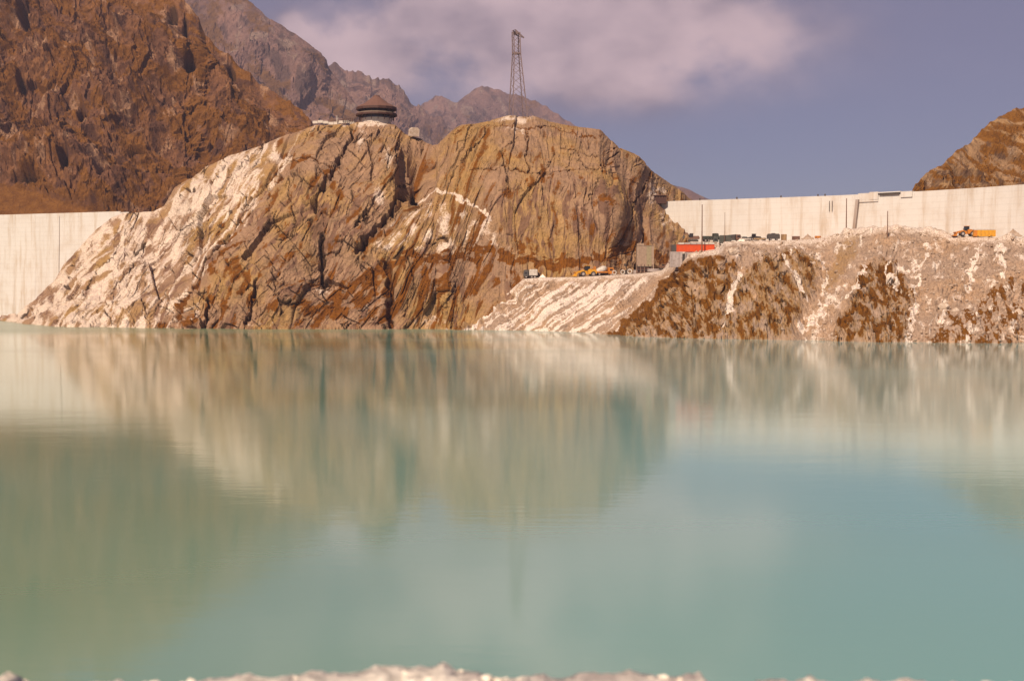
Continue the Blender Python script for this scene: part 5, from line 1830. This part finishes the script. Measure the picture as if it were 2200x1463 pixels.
crate(1684, 477, (1.7, 1.6, 2.2), M_tan, 'upright tan crate standing on the platform')
crate(1710, 477, (2.5, 1.7, 1.3), M_brown, 'wide brown crate right of the upright tan one')
MB_r = crate(1757, 470, (2.0, 1.2, 0.8), M_amber, 'low rust orange box at the foot of the spoil heap')
def heap(px, Y, w, h, mat, label):
    p = at(px, 516, Y)
    r_ = random.Random(int(px))
    m = MB()
    n_, k_ = 18, 7
    vs2, fs2 = [], []
    for i in range(k_):
        q = i / (k_ - 1)
        for j in range(n_):
            t_ = 2 * math.pi * j / n_
            rr = w / 2 * q * (1 + 0.18 * math.sin(3 * t_ + px) + r_.uniform(-0.08, 0.08))
            vs2.append((rr * math.cos(t_), rr * 0.7 * math.sin(t_), h * (1 - q) ** 1.2 - 0.3 * q + r_.uniform(-0.06, 0.06) * h))
    for i in range(k_ - 1):
        for j in range(n_):
            fs2.append((i * n_ + j, i * n_ + (j + 1) % n_, (i + 1) * n_ + (j + 1) % n_, (i + 1) * n_ + j))
    o = m.add(vs2, fs2).build('gravel_heap', mat)
    o.location = (p.x, Y, drop(p.x, Y))
    return tag(o, label, 'heap')


heap(1594, 476, 3.6, 1.5, M_gravel2, 'whitish gravel heap between the tipper truck and the pale car')
heap(1735, 472, 5.5, 2.0, M_stone, 'greyish gravel heap right of the wide brown crate')
heap(2176, 436, 6.0, 2.4, M_stone, 'brownish spoil heap right of the yellow site wagon')
heap(1166, 503, 3.4, 1.3, M_gravel2, 'small pale gravel heap right of the truck on the bench')
crate(1641, 477, (1.1, 1.1, 1.0), M_dkgrey, 'small dark crate between the tan car and the brown trailer')
crate(1364, 502, (1.3, 1.2, 1.4), M_ltgrey, 'pale grey crate left of the trestle rack on the bench')
# amber machine and yellow wagon at the right
loader(2072, 438.5, R(178), 'rust amber loader working left of the yellow site wagon', M_amber, 0.95)


def wagon():
    Y = 437.0
    p = at(2113, 512, Y)
    r = thing('site_wagon', (p.x, Y, drop(p.x, Y) - 0.1), R(-3), 'yellow box wagon with a whitish roof on the spoil bank at the right', 'wagon')
    L, H, W = 7.4, 2.3, 2.4
    n_ = 6
    w = L / n_
    MB().box((0, 0, H / 2 + 0.25), (L - 0.1, W - 0.1, H - 0.1)).build('body', M_yellow, r)
    for i in range(n_):
        MB().box((-L / 2 + (i + 0.5) * w, -W / 2, H / 2 + 0.25), (w * 0.95, 0.08, H - 0.1)).build('side_panel', M_yellow if i > 0 else M_amber, r)
    MB().prism([(-L / 2 - 0.1, H + 0.2), (L / 2 + 0.1, H + 0.2), (L / 2 - 0.1, H + 0.55), (-L / 2 + 0.1, H + 0.55)], -W / 2 - 0.1, W / 2 + 0.1).build('roof', M_offwhite, r)
    for x in (-L * 0.3, L * 0.3):
        for sy_ in (-1, 1):
            wheel(r, x, sy_ * (W / 2 - 0.1), 0.36, 0.3)


wagon()


# gallery portal in the right flank of the knoll
def portal():
    Y = 566.0
    p = at(1417, 436, Y)
    h = sight(1417, 440, BV_knoll)
    if h:
        Y = h.y - 1.5
        p = at(1417, 438, Y)
    k = Y / F
    r = thing('gallery_portal', p, 0, 'dark filled gallery portal with a lintel beam beside the dam end', 'portal')
    w, hh = 30 * k, 3.4
    MB().box((0, 2.5, hh * 0.55), (w, 5.0, hh * 1.05)).build('dark_fill', M_fascia, r)  # solid dark box, the shade inside the portal put in as colour
    MB().box((0.2, -0.2, hh * 1.12), (w * 1.08, 1.0, 0.3)).build('lintel', M_brown, r)
    for sx_, m_ in ((-0.55, M_conc), ):
        MB().box((sx_ * w, 0.3, hh * 0.5), (0.9, 1.6, hh * 1.25)).build('pillar', m_, r)
    MB().box((-0.75 * w, 0.8, hh * 1.0), (1.6, 1.6, 1.6)).build('side_dark_fill', M_fascia, r)  # second solid box coloured as the inner shade
    MB().box((-0.95 * w, 0.2, hh * 0.7), (0.7, 1.4, 4.4)).build('pillar', M_conc, r)
    for i in range(5):
        MB().box((-0.38 * w + i * 0.19 * w, -0.05, hh * 0.85), (0.2, 0.3, 0.9)).build('bar', M_brown, r)


portal()

# ------------------------------------------------------------------ haze
hm = bpy.data.materials.new('haze_air')
hm.use_nodes = True
hn = hm.node_tree.nodes
hn.clear()
pv = hn.new('ShaderNodeVolumePrincipled')
pv.inputs['Color'].default_value = (0.56, 0.51, 0.70, 1)
pv.inputs['Density'].default_value = 1.12e-4
pv.inputs['Anisotropy'].default_value = 0.1
ho = hn.new('ShaderNodeOutputMaterial')
hm.node_tree.links.new(pv.outputs[0], ho.inputs['Volume'])
x0, x1, y0, y1, z0, z1 = -5100, 5100, -700, 7000, -44, 1500
hz = MB().box(((x0 + x1) / 2, (y0 + y1) / 2, (z0 + z1) / 2), (x1 - x0, y1 - y0, z1 - z0)).build('haze', hm)
hz['kind'] = 'stuff'
tag(hz, 'thin mauve haze in the mountain air', 'haze')
